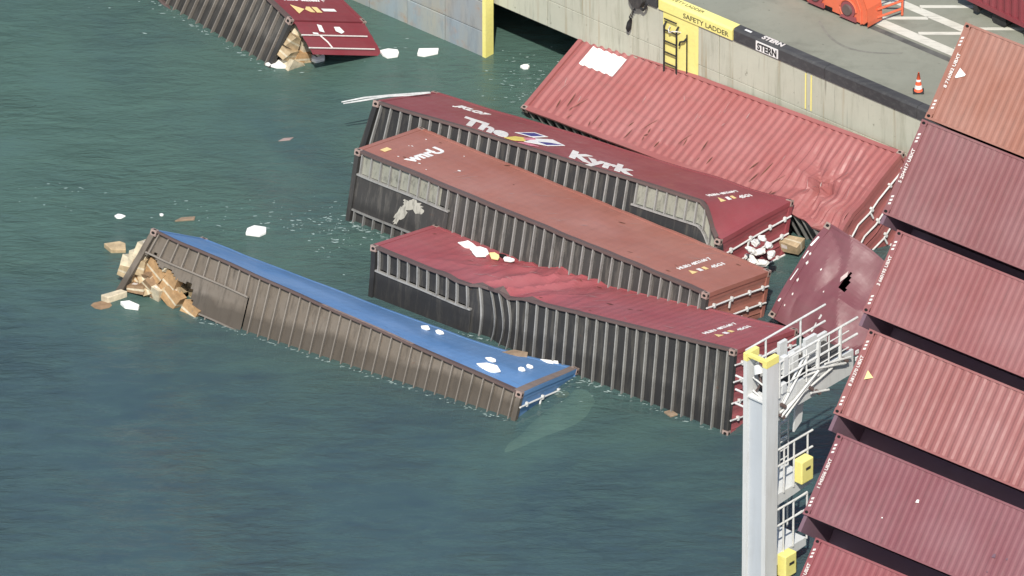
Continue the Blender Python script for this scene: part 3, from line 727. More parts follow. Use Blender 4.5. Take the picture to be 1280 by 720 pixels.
# --- red container by the dock panel, door open, cargo showing
def D0(x, y, z): return (x, y + 0.02*nse(x, 0, z, 0.7), z)
c0 = container(RT([[0.581, -0.3818, 0.7188], [-0.7964, -0.0845, 0.5988], [-0.1679, -0.9204, -0.3532]], [-13.22, 22.058, 3.512]),
    'red container half sunk near the dock panel with an open door and tan cargo', M['red_top'], G_FALL, (0.004, 0.03), under=M['under_grey'], rib=M['rib_tan'], tunnel=None, doors=False, deform=D0)
def open_door():
    d = Vector((0.957, 0.29, 0)); n = Vector((-0.29, 0.957, 0)); o = Vector((LG+0.01, 0.03, 0))
    def P(s, z, h): return tuple(o + d*s - n*h + Vector((0, 0, z)))
    mb = MB(); mb.grid(lambda u, v: P(0.02 + v*1.2, 0.1 + u*2.7, 0.012*trap(v*1.2, 0.3)), 4, 18); leaf = mb.build('door', M['red_top'], c0)
    for s in (0.55, 1.02): MB().tube([P(s, z, 0.05) for z in lin(0.05, 2.55, 6)], 0.022, 8).build('locking_bar', M['letter_worn'], leaf)
    MB().tube([P(0.55, 0.75, 0.05), P(0.8, 0.9, 0.05), P(1.02, 0.95, 0.05)], 0.022, 6).build('door_handle', M['letter_worn'], leaf)
    def pt(pts, mat, nm):
        MB().poly([P(s, z, 0.03) for s, z in pts]).build(nm, mat, leaf)
    pt([(0.12, 0.9), (0.16, 1.05), (0.42, 1.02), (0.38, 0.85)], M['letter'], 'white_sticker')
    pt([(0.20, 1.5), (0.20, 1.72), (0.38, 1.80), (0.45, 1.65), (0.36, 1.48)], M['letter'], 'white_sticker')
    pt([(0.42, 0.55), (0.44, 0.75), (0.50, 0.75), (0.48, 0.55)], M['letter'], 'white_sticker')
open_door()
up_text(c0, 'HLBU 4821607 9', 0.20, 11.15, 0.55, 'z', width=1.60, D=D0, bold=0.012)
up_patch(c0, [(11.85, 0.58), (11.40, 0.58), (11.62, 0.95)], M['sticker'], 'warning_sticker', D0)
up_patch(c0, [(11.48, 1.12), (11.62, 0.98), (11.76, 1.12), (11.76, 1.26), (11.48, 1.26)], M['sticker'], 'cream_sticker', D0)
up_patch(c0, [(11.48, 1.34), (11.48, 1.54), (11.76, 1.54), (11.76, 1.34)], M['sticker'], 'cream_sticker', D0)
up_patch(c0, [(11.55, 1.66), (11.55, 2.15), (11.68, 2.15), (11.68, 1.66)], M['letter'], 'white_sticker', D0)

# --- crumpled purple red container wedged at the ship's side
def D6(x, y, z):
    f = max(0.0, z/HH)
    fold = x*0.92 + (y-1.3)*0.42 - 1.55          # a crease runs across the face
    dz = -0.60*max(0.0, fold)*f if fold < 1.2 else -0.72*f
    f2 = -x*0.35 + (y-0.55)*0.9                    # a second one along the low corner
    dz -= 0.22*max(0.0, -f2)*f
    dz -= 0.17*f*ridged(x*0.8 + y*0.3, y*0.7, 2.2)*(0.5 + sstep(0.8, 2.0, x))
    dz += 0.08*nse(x, y, 0, 0.8)*f
    return (x + 0.10*nse(x, y, 3, 1.0)*f, y + 0.12*nse(x, y, 7, 0.9)*f, z + dz)
def tear6(x, y):
    u, v = x - 1.46, y - 1.55                       # a long three-cornered rip beside the crease
    return 0 < v < 0.6 and 0 < u < 0.22*(1 - v/0.6) + 0.02
def upright_container(Mx, label, pm, group, L=LG, W=WD, H=2.7, roof_amp=0.018, roof_per=0.209, deform=None, subdiv=3, name='shipping_container', skip=None, marks=None, side_pm=None):
    """roof at z=H is the visible face"""
    root = empty(name, Mx, label, 'container', group); D = deform; spm = side_pm or pm
    sheet(trap_xs(0.20, L-0.20, roof_per), lin(0.05, W-0.05, subdiv), lambda x, y: (x, y, H-0.022-roof_amp*trap(x, roof_per)), skip).build('roof', pm, root, D)
    for y, s in ((0.02, 1), (W-0.02, -1)):
        sheet(trap_xs(0.16, L-0.16), lin(0.15, H-0.1, 2), lambda x, z: (x, y + s*0.034*trap(x), z)).build('side_wall', spm, root, D)
    MB().grid(lambda u, v: (0.03 + 0.03*trap(u*(W-0.3)), 0.15 + u*(W-0.3), 0.15 + v*(H-0.3)), 32, 2).build('front_wall', spm, root, D)
    MB().grid(lambda u, v: (L-0.03, 0.15 + u*(W-0.3), 0.15 + v*(H-0.3)), 4, 2).build('door', spm, root, D)
    for y0, y1 in ((0, 0.06), (W-0.06, W)):
        MB().box(0.17, L-0.17, y0, y1, H-0.10, H-0.004, 24).build('top_side_rail', pm, root, D)
        MB().box(0.17, L-0.17, y0, y1, 0.004, 0.15, 24).build('bottom_side_rail', spm, root, D)
    for x0, x1 in ((0.005, 0.20), (L-0.20, L-0.005)):
        MB().box(x0, x1, 0.16, W-0.16, H-0.12, H-0.006, 2, 6, 1).build('header', pm, root, D)
        MB().box(x0, x1, 0.16, W-0.16, 0.006, 0.12).build('sill', spm, root, D)
        for y0, y1 in ((0.004, 0.15), (W-0.15, W-0.004)):
            MB().box(x0+0.004, min(x1, x0+0.16), y0, y1, 0.12, H-0.12).build('corner_post', spm, root, D)
    MB().quad((0.1, 0.1, 0.1), (0.1, W-0.1, 0.1), (L-0.1, W-0.1, 0.1), (L-0.1, 0.1, 0.1)).build('floor_panel', M['under_dark'], root, D)
    castings(root, L, W, H, D, pm if marks else M['casting'], lambda x, y, z: z > 1)
    return root
R6 = [[0.7211, 0.546, -0.4264], [-0.6832, 0.4586, -0.5683], [-0.1147, 0.7012, 0.7037]]; t6 = [7.023 - 0.546*0.3, -2.174 - 0.4586*0.3, 0.798 - 0.7012*0.3]
n6 = Vector((R6[0][2], R6[1][2], R6[2][2]))
c6 = upright_container(RT(R6, list(Vector(t6) - n6*HH)), 'crumpled dull purple red container wedged below the leaning stack', M['purple'], G_FALL, L=5.0, W=2.9, H=HH, roof_amp=0.002, deform=D6, subdiv=26, skip=tear6)
def face_patch(root, pts, mat, name, H, D=None, h=0.012):
    return MB().poly([(x, y, H + h) for x, y in pts]).build(name, mat, root, D)
for (a, b, c_, d_) in [(0.05, 0.10, 0.5, 0.10), (0.06, 0.09, 1.1, 0.35), (0.05, 0.09, 1.75, 0.25), (0.04, 0.1, 2.15, 0.3)]:
    face_patch(c6, [(a, c_), (b, c_), (b + .02, c_ + d_), (a + .03, c_ + d_)], M['letter'], 'scraped_edge', HH-0.01, D6)
for x, y, r in [(0.28, 1.2, .035), (0.36, 0.85, .025), (0.3, 0.5, .022), (0.75, 1.75, .028), (0.9, 0.25, .03), (0.25, 1.7, .04), (1.15, 1.25, .02), (0.18, 1.95, .03)]:
    face_patch(c6, [(x - r, y - r*.5), (x + r*.5, y - r*1.5), (x + r*.9, y + r*.4), (x - r*.3, y + r*1.7)], M['letter_worn'], 'scrape_mark', HH-0.01, D6)
face_patch(c6, [(1.38, 1.82), (1.45, 1.70), (1.50, 1.94), (1.44, 2.08)], M['bare'], 'torn_flap', HH+0.03, D6)
face_patch(c6, [(1.35, 0.25), (1.39, 0.25), (1.47, 0.75), (1.42, 0.76)], M['galv'], 'scrape_mark', HH-0.01, D6)

# ------------------------------------------------------------------ leaning stack of containers on the ship
SL = Vector((0.7716, -0.6361, 0)); SD = Vector((-0.3960, -0.4803, -0.7826)); SN = Vector((-0.4978, -0.6039, 0.6225)); S3 = Vector((10.091, -13.640, 9.64))
rows = [(-0.60, -5.71, 2.72), (-0.65, -2.93, 2.68), (0.0, 0.0, 2.34), (0.42, 2.68, 2.40), (0.78, 5.52, 2.30), (1.45, 8.26, 2.30)]
slabels = ['salmon brown container at the top of the leaning stack beside the quay', 'dull mauve red container, second from the top of the leaning stack',
           'red container, third from the top of the leaning stack, beside the crumpled one', 'light red container with deep ribs and triangle sticker, fourth from the top of the stack',
           'dusky mauve container, fifth from the top, beside the upper yellow box', 'bright red container, lowest of the leaning stack at the picture edge']
G_ST = 'containers in the leaning stack on the ship'
def smat(dl, dd, w, dn):
    o = S3 + SL*dl + SD*(dd + w) - SN*dn; Y = -SD
    return Matrix(((SL.x, Y.x, SN.x, o.x), (SL.y, Y.y, SN.y, o.y), (SL.z, Y.z, SN.z, o.z), (0, 0, 0, 1)))
SH = 2.6
def smarks(root, i, w, pm):
    yc = w*0.5
    def T(s, size, x, y, width, bold=0.008):
        text_mb(s, size, (x, y, SH + 0.002), (0, 1, 0), (-1, 0, 0), bold, width=width).build('lettering', M['letter_worn'], root)
    nums = ['8 716082 UBXT', '5 204417 UBXT', '3 660195 UBXT', '8 381270 UBXT', '1 945506 UBXT', '6 127738 UBXT']
    T(nums[i], 0.135, 0.18 if i else 0.25, w*0.34, w*0.36, 0.004)
    for y0 in (w*0.10, w*0.76):
        for k in range(3):
            y = y0 + k*0.10
            MB().poly([(0.06, y, SH + 0.004), (0.14, y + 0.03, SH + 0.004), (0.14, y + 0.085, SH + 0.004), (0.06, y + 0.055, SH + 0.004)]).build('hazard_stripe', M['letter_worn'], root)
    if i in (0, 3):
        m_ = M['letter'] if i == 0 else M['sticker']
        y = w*0.52
        MB().poly([(0.36, y - 0.13, SH + 0.004), (0.40, y - 0.15, SH + 0.004), (0.62, y - 0.02, SH + 0.004), (0.64, y + 0.03, SH + 0.004), (0.40, y + 0.14, SH + 0.004)] if i == 0 else
                  [(0.46, y - 0.13, SH + 0.004), (0.70, y, SH + 0.004), (0.46, y + 0.13, SH + 0.004)]).build('triangle_sticker', m_, root)
for i, (dl, dd, w) in enumerate(rows):
    deep = i == 3
    r = upright_container(smat(dl, dd, w, SH), slabels[i], M['stack'][i], G_ST, W=w, H=SH, roof_amp=(0.030 if deep else 0.013), roof_per=(0.290 if deep else 0.215), marks=True, side_pm=M['stack_shade_paint'])
    smarks(r, i, w, M['stack'][i])
    if i < len(rows) - 1:          # added filler between this container and the next one down, set deep for shade
        g = rows[i+1][1] - dd - w
        if g > 0.1:
            MB().box(0.14, LG, -g - 0.04, 0.0, 0.3, SH - 1.50).build('gap_shade_filler', M['stack_shade_paint'], r)
            MB().box(0.02, 0.13, -g - 0.02, -0.002, 0.3, SH - 0.06).build('gap_end_filler', M['stack_shade_paint'], r)  # added filler closing the left end of the gap, in the painted shade colour
    if i == 4:
        for x, y, s_ in ((3.1, 1.45, 0.05), (5.9, 0.9, 0.06), (6.3, 0.95, 0.03), (5.9, 0.45, 0.02), (2.3, 0.7, .02)):
            MB().poly([(x - s_, y - s_, SH + .01), (x + s_, y - s_*.6, SH + .01), (x + s_*.6, y + s_, SH + .01), (x - s_*.7, y + s_*.7, SH + .01)]).build('scrape_mark', M['letter'] if x < 5 else M['stack_shade_paint'], r)
# ------------------------------------------------------------------ lashing bridge at the ship's stern
lb = empty('lashing_bridge', None, 'white steel lashing bridge tower with railings, platforms and yellow boxes', 'lashing bridge')
def lbx(name, l0, l1, w0, w1, z0, z1, mat='tower', bevel=0.0): return qbuild(qbox(l0, l1, w0, w1, z0, z1), name, M[mat], lb, bevel=bevel)
def lbt(name, pts, r=0.03, mat='galv', k=8): return qbuild(MB().tube(pts, r, k), name, M[mat], lb)
LZ = 6.98
lbx('flange', 14.70, 14.82, 18.52, 19.00, -3, LZ - 0.30); lbx('flange', 15.36, 15.50, 18.52, 19.00, -3, LZ - 0.27)
lbx('yellow_cap', 14.695, 14.825, 18.515, 19.005, LZ - 0.30, LZ - 0.08, 'yellow'); lbx('yellow_cap', 15.355, 15.505, 18.515, 19.005, LZ - 0.27, LZ - 0.06, 'yellow')
lbx('top_beam', 14.83, 15.35, 18.86, 18.98, LZ - 0.17, LZ - 0.085, 'yellow')
lbx('web', 14.82, 15.36, 18.84, 18.90, -3, LZ - 1.40, 'tower_grey'); lbx('stiffener', 14.82, 15.36, 18.60, 18.97, LZ - 1.395, LZ - 1.35)
for k in range(3): lbt('step_bar', [(14.35, 18.9, LZ - 0.95 - k*0.42), (14.70, 18.9, LZ - 0.95 - k*0.42)], 0.03)
lbt('lamp_arm', [(14.9, 18.7, LZ - 0.45), (15.1, 18.8, LZ - 0.5)], 0.04); qbuild(MB().tube([(15.0, 18.80, LZ - 0.42), (15.12, 18.84, LZ - 0.62)], [0.10, 0.15], 12), 'flood_lamp', M['tower'], lb)
lbt('inner_rung', [(14.86, 18.8, LZ - 0.85), (15.32, 18.8, LZ - 1.0)], 0.025); lbt('inner_rung', [(14.86, 18.8, LZ - 1.25), (15.32, 18.8, LZ - 1.4)], 0.025)
lbt('inner_brace', [(14.9, 18.75, LZ - 0.5), (15.3, 18.75, LZ - 1.35)], 0.03, 'rail_grey'); lbt('inner_brace', [(15.28, 18.7, LZ - 0.62), (14.9, 18.72, LZ - 1.3)], 0.03, 'rail_grey')
# upper platform
z0 = 4.95
mb = MB(); mb.prism([(15.30, 18.50, z0 - 0.42), (15.30, 18.40, z0 - 0.16), (15.30, 18.15, z0), (15.30, 15.35, z0), (15.30, 15.35, z0 + 0.72), (15.30, 18.50, z0 + 0.72)], (0.08, 0, 0)); qbuild(mb, 'platform_fascia', M['tower'], lb)
lbx('platform_deck', 14.35, 15.29, 15.35, 18.50, z0 + 0.55, z0 + 0.60, 'under_grey')
lbx('back_beam', 14.25, 14.34, 15.2, 18.5, z0 + 0.45, z0 + 0.80)
lbx('support_plate', 14.9, 15.0, 16.4, 16.85, z0 + 0.6, z0 + 1.5); lbx('support_plate', 14.4, 14.5, 17.0, 17.3, z0 + 0.5, z0 + 1.4)
for z in (6.62, 6.12): lbt('handrail', [(15.42, 18.5, z), (15.42, 15.25, z)], 0.034)
lbt('handrail', [(14.35, 18.5, 6.62), (14.35, 15.3, 6.62)], 0.03); lbt('handrail', [(14.35, 18.5, 6.12), (14.35, 15.3, 6.12)], 0.03)
for w, r in ((18.4, .04), (16.85, .06), (15.95, .05)): lbt('stanchion', [(15.42, w, z0 + 0.6), (15.42, w, 6.62)], r)
for w in (17.7, 16.3): lbt('stanchion', [(14.35, w, z0 + 0.6), (14.35, w, 6.62)], 0.03)
rng = random.Random(3)
for a, b in [((15.36, 18.3, 5.25), (15.36, 17.3, 6.35)), ((15.40, 18.25, 5.2), (15.40, 17.2, 6.30)), ((15.45, 18.4, 5.1), (15.45, 16.3, 5.55)), ((15.5, 18.4, 5.0), (15.5, 16.9, 5.75)), ((15.48, 18.3, 4.85), (15.46, 17.0, 5.6)), ((15.42, 17.4, 5.75), (15.46, 15.9, 5.62)), ((15.44, 17.3, 5.9), (15.5, 15.8, 5.5)), ((15.5, 17.2, 5.2), (15.52, 16.5, 5.0)), ((15.46, 16.6, 5.8), (15.5, 15.6, 5.6))]:
    lbt('lashing_rod', [a, b], 0.032)
for w, z in ((18.35, 5.0), (18.3, 5.3), (17.2, 5.35), (16.9, 5.1), (15.8, 5.6)):
    qbuild(MB().tube([(15.46, w + .06, z + .05), (15.5, w - .06, z - .07)], [0.05, 0.06], 8), 'turnbuckle', M['rail_grey'], lb)
lbx('junction_box', 15.30, 15.45, 18.05, 18.25, 6.15, 6.70, 'tower', 0.02); lbx('junction_box', 15.3, 15.44, 18.1, 18.3, 5.6, 5.9, 'tower', 0.02)
for k in range(4): lbx('hazard_stripe', 15.5, 15.53, 15.30, 15.42, 5.0 + k*0.2, 5.1 + k*0.2, 'letter')
for w in (18.0, 17.3, 16.4): lbt('stanchion', [(15.42, w, z0 + 0.6), (15.42, w, 6.62)], 0.024)
for z in (6.36, 5.86): lbt('handrail', [(15.42, 18.5, z), (15.42, 15.6, z)], 0.018)
for w, zz in ((17.9, 0.9), (17.5, 0.8), (17.0, 1.0), (16.1, 0.85)): lbx('fitting', 14.6, 14.8, w - 0.12, w + 0.12, z0 + 0.6, z0 + 0.6 + zz*0.45, 'rail_grey' if w > 17.2 else 'tower', 0.02)
for k in range(5): lbt('cable', [(15.1, 18.5, 6.0 - k*0.14), (15.2, 17.8, 5.75 - k*0.10), (15.15, 16.9 - 0.1*k, 5.72 - k*0.03)], 0.014, 'black')
for k in range(9): lbt('ladder_rung', [(14.60, 17.40, 2.6 + k*0.27), (14.60, 17.05, 2.6 + k*0.27)], 0.018)
for w in (17.40, 17.05): lbt('ladder_stile', [(14.60, w, 0.7), (14.60, w, 5.0)], 0.024)
# lower platforms
for zp, w_end in ((2.45, 17.0), (0.62, 17.2)):
    mb = MB(); mb.prism([(15.30, 18.50, zp - 0.22), (15.30, w_end, zp - 0.12), (15.30, w_end, zp + 0.12), (15.30, 18.50, zp + 0.12)], (0.08, 0, 0)); qbuild(mb, 'platform_fascia', M['tower'], lb)
    lbx('platform_deck', 14.45, 15.29, w_end, 18.50, zp + 0.06, zp + 0.11)
    for z in (zp + 1.50, zp + 1.0): lbt('handrail', [(15.40, 18.5, z), (15.40, w_end, z)], 0.03)
    for w in (18.15, 17.75, 17.2): lbt('stanchion', [(15.40, w, zp + 0.1), (15.40, w, zp + 1.5)], 0.028)
    for w in (18.2, 17.6): lbt('stanchion', [(14.5, w, zp + 0.1), (14.5, w, zp + 1.45)], 0.025)
    for z in (zp + 0.95, zp + 1.45): lbt('handrail', [(14.5, 18.5, z), (14.5, w_end, z)], 0.026)
    lbx('yellow_box', 15.36, 15.66, 17.25 if zp > 1 else 17.9, 17.72 if zp > 1 else 18.35, zp + (0.22 if zp > 1 else -0.55), zp + (0.90 if zp > 1 else 0.12), 'yellow', 0.03)
    lbx('box_label', 15.662, 15.668, 17.38 if zp > 1 else 18.0, 17.56 if zp > 1 else 18.2, zp + (0.6 if zp > 1 else -0.2), zp + (0.68 if zp > 1 else -0.12), 'under_grey')
qbuild(MB().prism([(15.0, 17.35, 3.9), (15.0, 17.05, 4.1), (15.0, 16.95, 4.75), (15.0, 17.1, 4.9), (15.0, 17.3, 4.6)], (0.06, 0, 0)), 'bracket_plate', M['tower'], lb)
lbt('gate_bar', [(15.40, 17.75, 2.14), (15.40, 17.75, 1.10)], 0.03); lbt('gate_bar', [(15.40, 17.75, 2.10), (15.40, 17.2, 2.14)], 0.028); lbt('gate_bar', [(15.40, 17.75, 1.62), (15.40, 17.4, 1.64)], 0.028)

# ------------------------------------------------------------------ container on a trailer at the back of the quay
ya = R_(45.5); ta = Vector((math.cos(ya), -math.sin(ya), 0)); tn = Vector((-math.sin(ya), -math.cos(ya), 0))
pz = 4.02; p0 = Vector((13.9, 7.45, pz))
def place_trailer_box():
    # near lower edge passes above the far corner of the frame
    o = p0 - ta*2.5 - tn*2.44
    Mx = Matrix(((ta.x, tn.x, 0, o.x), (ta.y, tn.y, 0, o.y), (0, 0, 1, o.z), (0, 0, 0, 1)))
    r = upright_container(Mx, 'dark red container on a trailer at the back of the quay', M['red_top'], None)
    tr = empty('trailer_chassis', None, 'dark trailer chassis under the red container on the quay', 'trailer')
    for k in (0.5, 1.9):
        mb = MB(); mb.box(0.2, 11.9, k - 0.1, k + 0.1, -0.28, -0.01); ob = mb.build('chassis_beam', M['under_dark'], tr, M=Mx)
    for x in (0.8, 6, 11.4):
        MB().box(x-0.08, x+0.08, 0.05, 2.39, -0.26, -0.012).build('bolster', M['under_dark'], tr, M=Mx)
    for x in (1.6, 2.8, 10.2):
        for y in (0.15, 2.0):
            MB().tube([(x, y, -0.24), (x, y + 0.28, -0.24)], 0.27, 20).build('tyre', M['black'], tr, M=Mx)
place_trailer_box()

# ------------------------------------------------------------------ loose things
def slab(name, label, cat, loc, pts, th, mat, group=None, rot=0.0, tilt=(0, 0)):
    o = empty(name, Matrix.Translation(loc) @ Matrix.Rotation(rot, 4, 'Z') @ Matrix.Rotation(tilt[0], 4, 'X') @ Matrix.Rotation(tilt[1], 4, 'Y'), None)
    bpy.data.objects.remove(o)
    mb = MB(); mb.prism([(x, y, -th/2) for x, y in pts], (0, 0, th))
    o = mb.build(name, mat, None, bevel=min(0.02, th*0.2))
    o.matrix_world = Matrix.Translation(loc) @ Matrix.Rotation(rot, 4, 'Z') @ Matrix.Rotation(tilt[0], 4, 'X') @ Matrix.Rotation(tilt[1], 4, 'Y')
    return tag(o, label, cat, group)
def blob_pts(rx, ry, k, seed, jag=0.25):
    r = random.Random(seed); return [(rx*(1 + r.uniform(-jag, jag))*math.cos(2*math.pi*i/k), ry*(1 + r.uniform(-jag, jag))*math.sin(2*math.pi*i/k)) for i in range(k)]
GF = 'white foam boards floating on the water'
slab('foam_board', 'jagged white foam board floating left of its twin, near the dock panel', 'foam board', (-3.39, 12.97, 0.05), blob_pts(0.30, 0.24, 7, 1), 0.10, M['foam_board'], GF)
slab('foam_board', 'oblong white foam board floating just below the dock panel', 'foam board', (-2.34, 13.06, 0.05), [(-0.30, -0.16), (-0.1, -0.22), (0.28, -0.06), (0.30, 0.16), (-0.26, 0.14)], 0.10, M['foam_board'], GF)
slab('foam_board', 'white six-sided foam board floating behind the torn blue container', 'foam board', (-7.0, 3.02, 0.05), [(-0.28, -0.16), (0.10, -0.26), (0.28, -0.10), (0.28, 0.16), (-0.05, 0.26), (-0.24, 0.10)], 0.10, M['foam_board'], GF)
slab('foam_board', 'small white foam lump in the dark water beside the quay', 'foam board', (0.38, 12.24, 0.04), blob_pts(0.13, 0.12, 6, 4), 0.08, M['foam_board'], GF)
slab('foam_board', 'tiny white foam crumb floating above the torn blue container', 'foam board', (-9.6, 3.95, 0.03), blob_pts(0.06, 0.05, 5, 5), 0.05, M['foam_board'], GF)
slab('foam_board', 'low white foam scrap awash beyond the floating carton', 'foam board', (-10.75, 3.90, 0.02), blob_pts(0.14, 0.12, 6, 6, 0.4), 0.03, M['foam_board'], GF)
slab('carton', 'flattened tan carton floating beyond the torn blue container', 'carton', (-10.81, 2.10, 0.05), [(-0.33, 0.12), (-0.12, -0.20), (0.28, -0.18), (0.26, 0.16), (0.1, 0.26)], 0.14, M['carton'][2], 'loose cartons', tilt=(0.05, 0.03))
slab('plank', 'brown plank floating behind the torn blue container', 'plank', (-8.95, 3.72, 0.02), [(-0.28, -0.10), (0.26, -0.02), (0.28, 0.14), (-0.10, 0.08)], 0.05, M['wood'])
slab('plastic_sheet', 'pinkish plastic scrap floating in open water', 'plastic scrap', (-6.25, 8.17, 0.01), [(-0.2, -0.08), (0.12, -0.02), (0.22, 0.12), (-0.05, 0.08)], 0.02, M['dusty_pink'])
slab('carton', 'flat brown cardboard floating between the blue and the buckled red container', 'carton', (0.05, -3.70, 0.10), [(-0.40, 0.0), (-0.18, -0.18), (0.36, -0.22), (0.38, 0.02), (0.0, 0.16)], 0.07, M['wood'], 'loose cartons')
slab('carton', 'brown cardboard half under a white board by the buckled container', 'carton', (1.22, -4.02, 0.06), [(-0.34, 0.02), (-0.1, -0.16), (0.36, -0.14), (0.34, 0.06), (0.05, 0.14)], 0.06, M['wood'], 'loose cartons')
slab('foam_board', 'white board lying on brown cardboard by the blue container end', 'foam board', (1.02, -4.18, 0.14), [(-0.26, 0.08), (-0.05, -0.16), (0.24, -0.2), (0.22, -0.02)], 0.05, M['foam_board'], GF)
slab('plank', 'reddish brown board floating in front of the buckled container', 'plank', (4.25, -6.75, 0.02), [(-0.18, 0.05), (0.0, -0.2), (0.2, -0.08), (0.02, 0.16)], 0.05, M['wood'])
# litter on the blue container
def on5(x, z, h=0.035): return c5.matrix_world @ Vector(D5(x, -h, z))
for i, (x, z, rx, ry, lab) in enumerate([(10.7, 0.62, 0.30, 0.16, 'largest white scrap on the blue container, near its low corner'), (10.35, 1.35, 0.17, 0.08, 'narrow white scrap in the middle of the blue container end'), (7.75, 2.10, 0.12, 0.09, 'round white scrap on the far edge of the blue container'), (8.15, 2.20, 0.12, 0.09, 'round white scrap with dark rim, second on the blue far edge'), (11.25, 1.42, 0.12, 0.07, 'small white scrap beside the wet corner of the blue container'), (11.25, 1.85, 0.13, 0.07, 'white scrap furthest along the wet end of the blue container')]):
    slab('foam_scrap', lab, 'foam scrap', on5(x, z), blob_pts(rx, ry, 6, 20 + i, 0.3), 0.05, M['foam_board'], 'foam scraps on the blue container', rot=-0.5, tilt=(0.15, 0.05))
# torn paper and foam on the buckled container
def on4(x, z, h=0.04): return c4.matrix_world @ Vector(D4(x, -h, z))
for i, (x, z, rx, ry, m_, lab) in enumerate([(1.55, 2.40, 0.26, 0.12, 'foam_board', 'white torn scrap nearest the raised corner of the buckled container'), (2.05, 2.28, 0.28, 0.13, 'foam_board', 'white torn scrap beside the yellow one on the buckled container'), (2.2, 2.0, 0.20, 0.12, 'foam_board', 'white scrap on the near side of the torn heap on red'), (2.52, 2.30, 0.22, 0.10, 'sticker', 'yellow torn scrap in the heap on the buckled container'), (2.85, 2.48, 0.20, 0.10, 'foam_board', 'white scrap at the end of the torn heap on the buckled container'), (2.62, 2.55, 0.15, 0.06, 'hole', 'black scrap in the torn heap on the buckled container')]):
    slab('torn_scrap', lab, 'torn scrap', on4(x, z, 0.05 + 0.01*i), blob_pts(rx, ry, 7, 40 + i, 0.4), 0.05, M[m_], 'torn scraps on the buckled container', rot=-0.45, tilt=(0.25, 0.1))
# bent metal strips at the end of the lettered container
st = empty('bent_metal_strip', None, 'pale bent metal strips jutting from the end of the lettered container', 'metal strip')
def on2(x, y, z): return c2.matrix_world @ Vector((x, y, z))
a_, b_ = on2(-1.05, 0.32, 0.0), on2(0.35, -0.12, 2.15)
mid = (a_ + b_)/2 + Vector((0, 0, 0.05))
for k, off in enumerate((Vector((0, 0, 0)), Vector((0.05, -0.12, 0.02)))):
    pts = [a_ + off, a_.lerp(mid, 0.5) + off*1.4 + Vector((0, 0, 0.03)), mid + off*0.6, mid.lerp(b_, 0.5) + off, b_ + off*0.4]
    MB().tube(pts, [0.02, 0.034, 0.03, 0.028, 0.02], 4).build('strip', M['silver'], st)

# cargo: cartons
def carton(label, Mx, s, mat, group, crush=0.05):
    o = empty('carton', Mx, label, 'carton', group); rr = random.Random(label)
    off = [Vector((rr.uniform(-crush, crush), rr.uniform(-crush, crush), rr.uniform(-crush, crush))) for _ in range(8)]
    def cr(x, y, z):
        u, v, w = x/s[0] + .5, y/s[1] + .5, z/s[2] + .5; p = Vector((x, y, z))
        for i_ in range(8):
            a, b, c_ = i_ & 1, (i_ >> 1) & 1, (i_ >> 2) & 1
            p += off[i_]*((u if a else 1-u)*(v if b else 1-v)*(w if c_ else 1-w))
        q = 0.35*crush*noise.noise((x*6 + off[0].x*90, y*6, z*6))
        return tuple(p*(1 + q))
    MB().box(-s[0]/2, s[0]/2, -s[1]/2, s[1]/2, -s[2]/2, s[2]/2, 4, 4, 4).build('box_body', mat, o, deform=cr)
    MB().box(-s[0]/2-0.003, s[0]/2+0.003, -0.03, 0.03, -s[2]/2-0.004, s[2]/2+0.004, 4, 1, 4).build('tape', M['carton'][3], o, deform=cr)
    if rr.random() < 0.5:
        MB().box(-s[0]*0.35, -s[0]*0.05, -s[1]/2-0.006, -s[1]/2+0.001, -s[2]*0.1, s[2]*0.25).build('label_sheet', M['letter_worn'], o, deform=cr)
    return o
def loc5(x, y, z): return c5.matrix_world @ Vector((x, y, z))
def rot5(rx, ry, rz):
    from mathutils import Euler
    return c5.matrix_world.to_3x3().to_4x4() @ Euler((rx, ry, rz)).to_matrix().to_4x4()
GC = 'cartons spilling from the blue container'
cart5 = [
 (-0.30, 1.00, 0.35, (0.42, 0.36, 0.5), 3, (0, 0, .1), 'white carton uppermost inside the torn end of the blue container'),
 (-0.42, 1.38, 0.35, (0.46, 0.34, 0.5), 3, (0, 0, .05), 'cream carton second from the top in the torn end'),
 (-0.55, 1.74, 0.35, (0.48, 0.34, 0.5), 3, (0, 0.1, 0), 'cream carton third down in the torn end'),
 (-0.62, 2.10, 0.30, (0.46, 0.34, 0.5), 2, (0, 0, -.1), 'tan carton fourth down in the torn end, just above the water'),
 (0.30, 1.52, 0.30, (0.62, 0.52, 0.45), 1, (.2, .1, .5), 'large orange brown carton in the middle of the spill'),
 (0.85, 1.75, 0.12, (0.42, 0.72, 0.3), 1, (.1, .2, .3), 'tall tan carton leaning at the right of the spill'),
 (1.00, 2.25, 0.10, (0.58, 0.50, 0.3), 1, (.1, .15, .35), 'square tan carton low in the spill above the waterline'),
 (1.70, 2.45, 0.02, (0.50, 0.46, 0.25), 1, (.05, .1, .2), 'bright tan carton alone right of the spill on the ribbed underside'),
 (0.05, 1.85, 0.20, (0.42, 0.26, 0.4), 0, (.4, .2, -.4), 'brown carton tilted between the white and orange cartons'),
 (0.25, 2.15, 0.10, (0.5, 0.34, 0.3), 0, (.3, -.2, .6), 'brown carton tumbling below the orange brown carton'),
 (0.50, 2.35, 0.05, (0.3, 0.45, 0.2), 3, (.5, .1, .2), 'small pale carton on edge at the foot of the spill'),
 (0.62, 1.05, 0.08, (0.26, 0.28, 0.2), 3, (.1, .3, .6), 'small white carton stuck in the torn edge above the spill'),
 (-0.10, 2.45, 0.00, (0.55, 0.22, 0.25), 0, (.2, .1, -.2), 'dark brown carton awash at the bottom of the spill'),
]
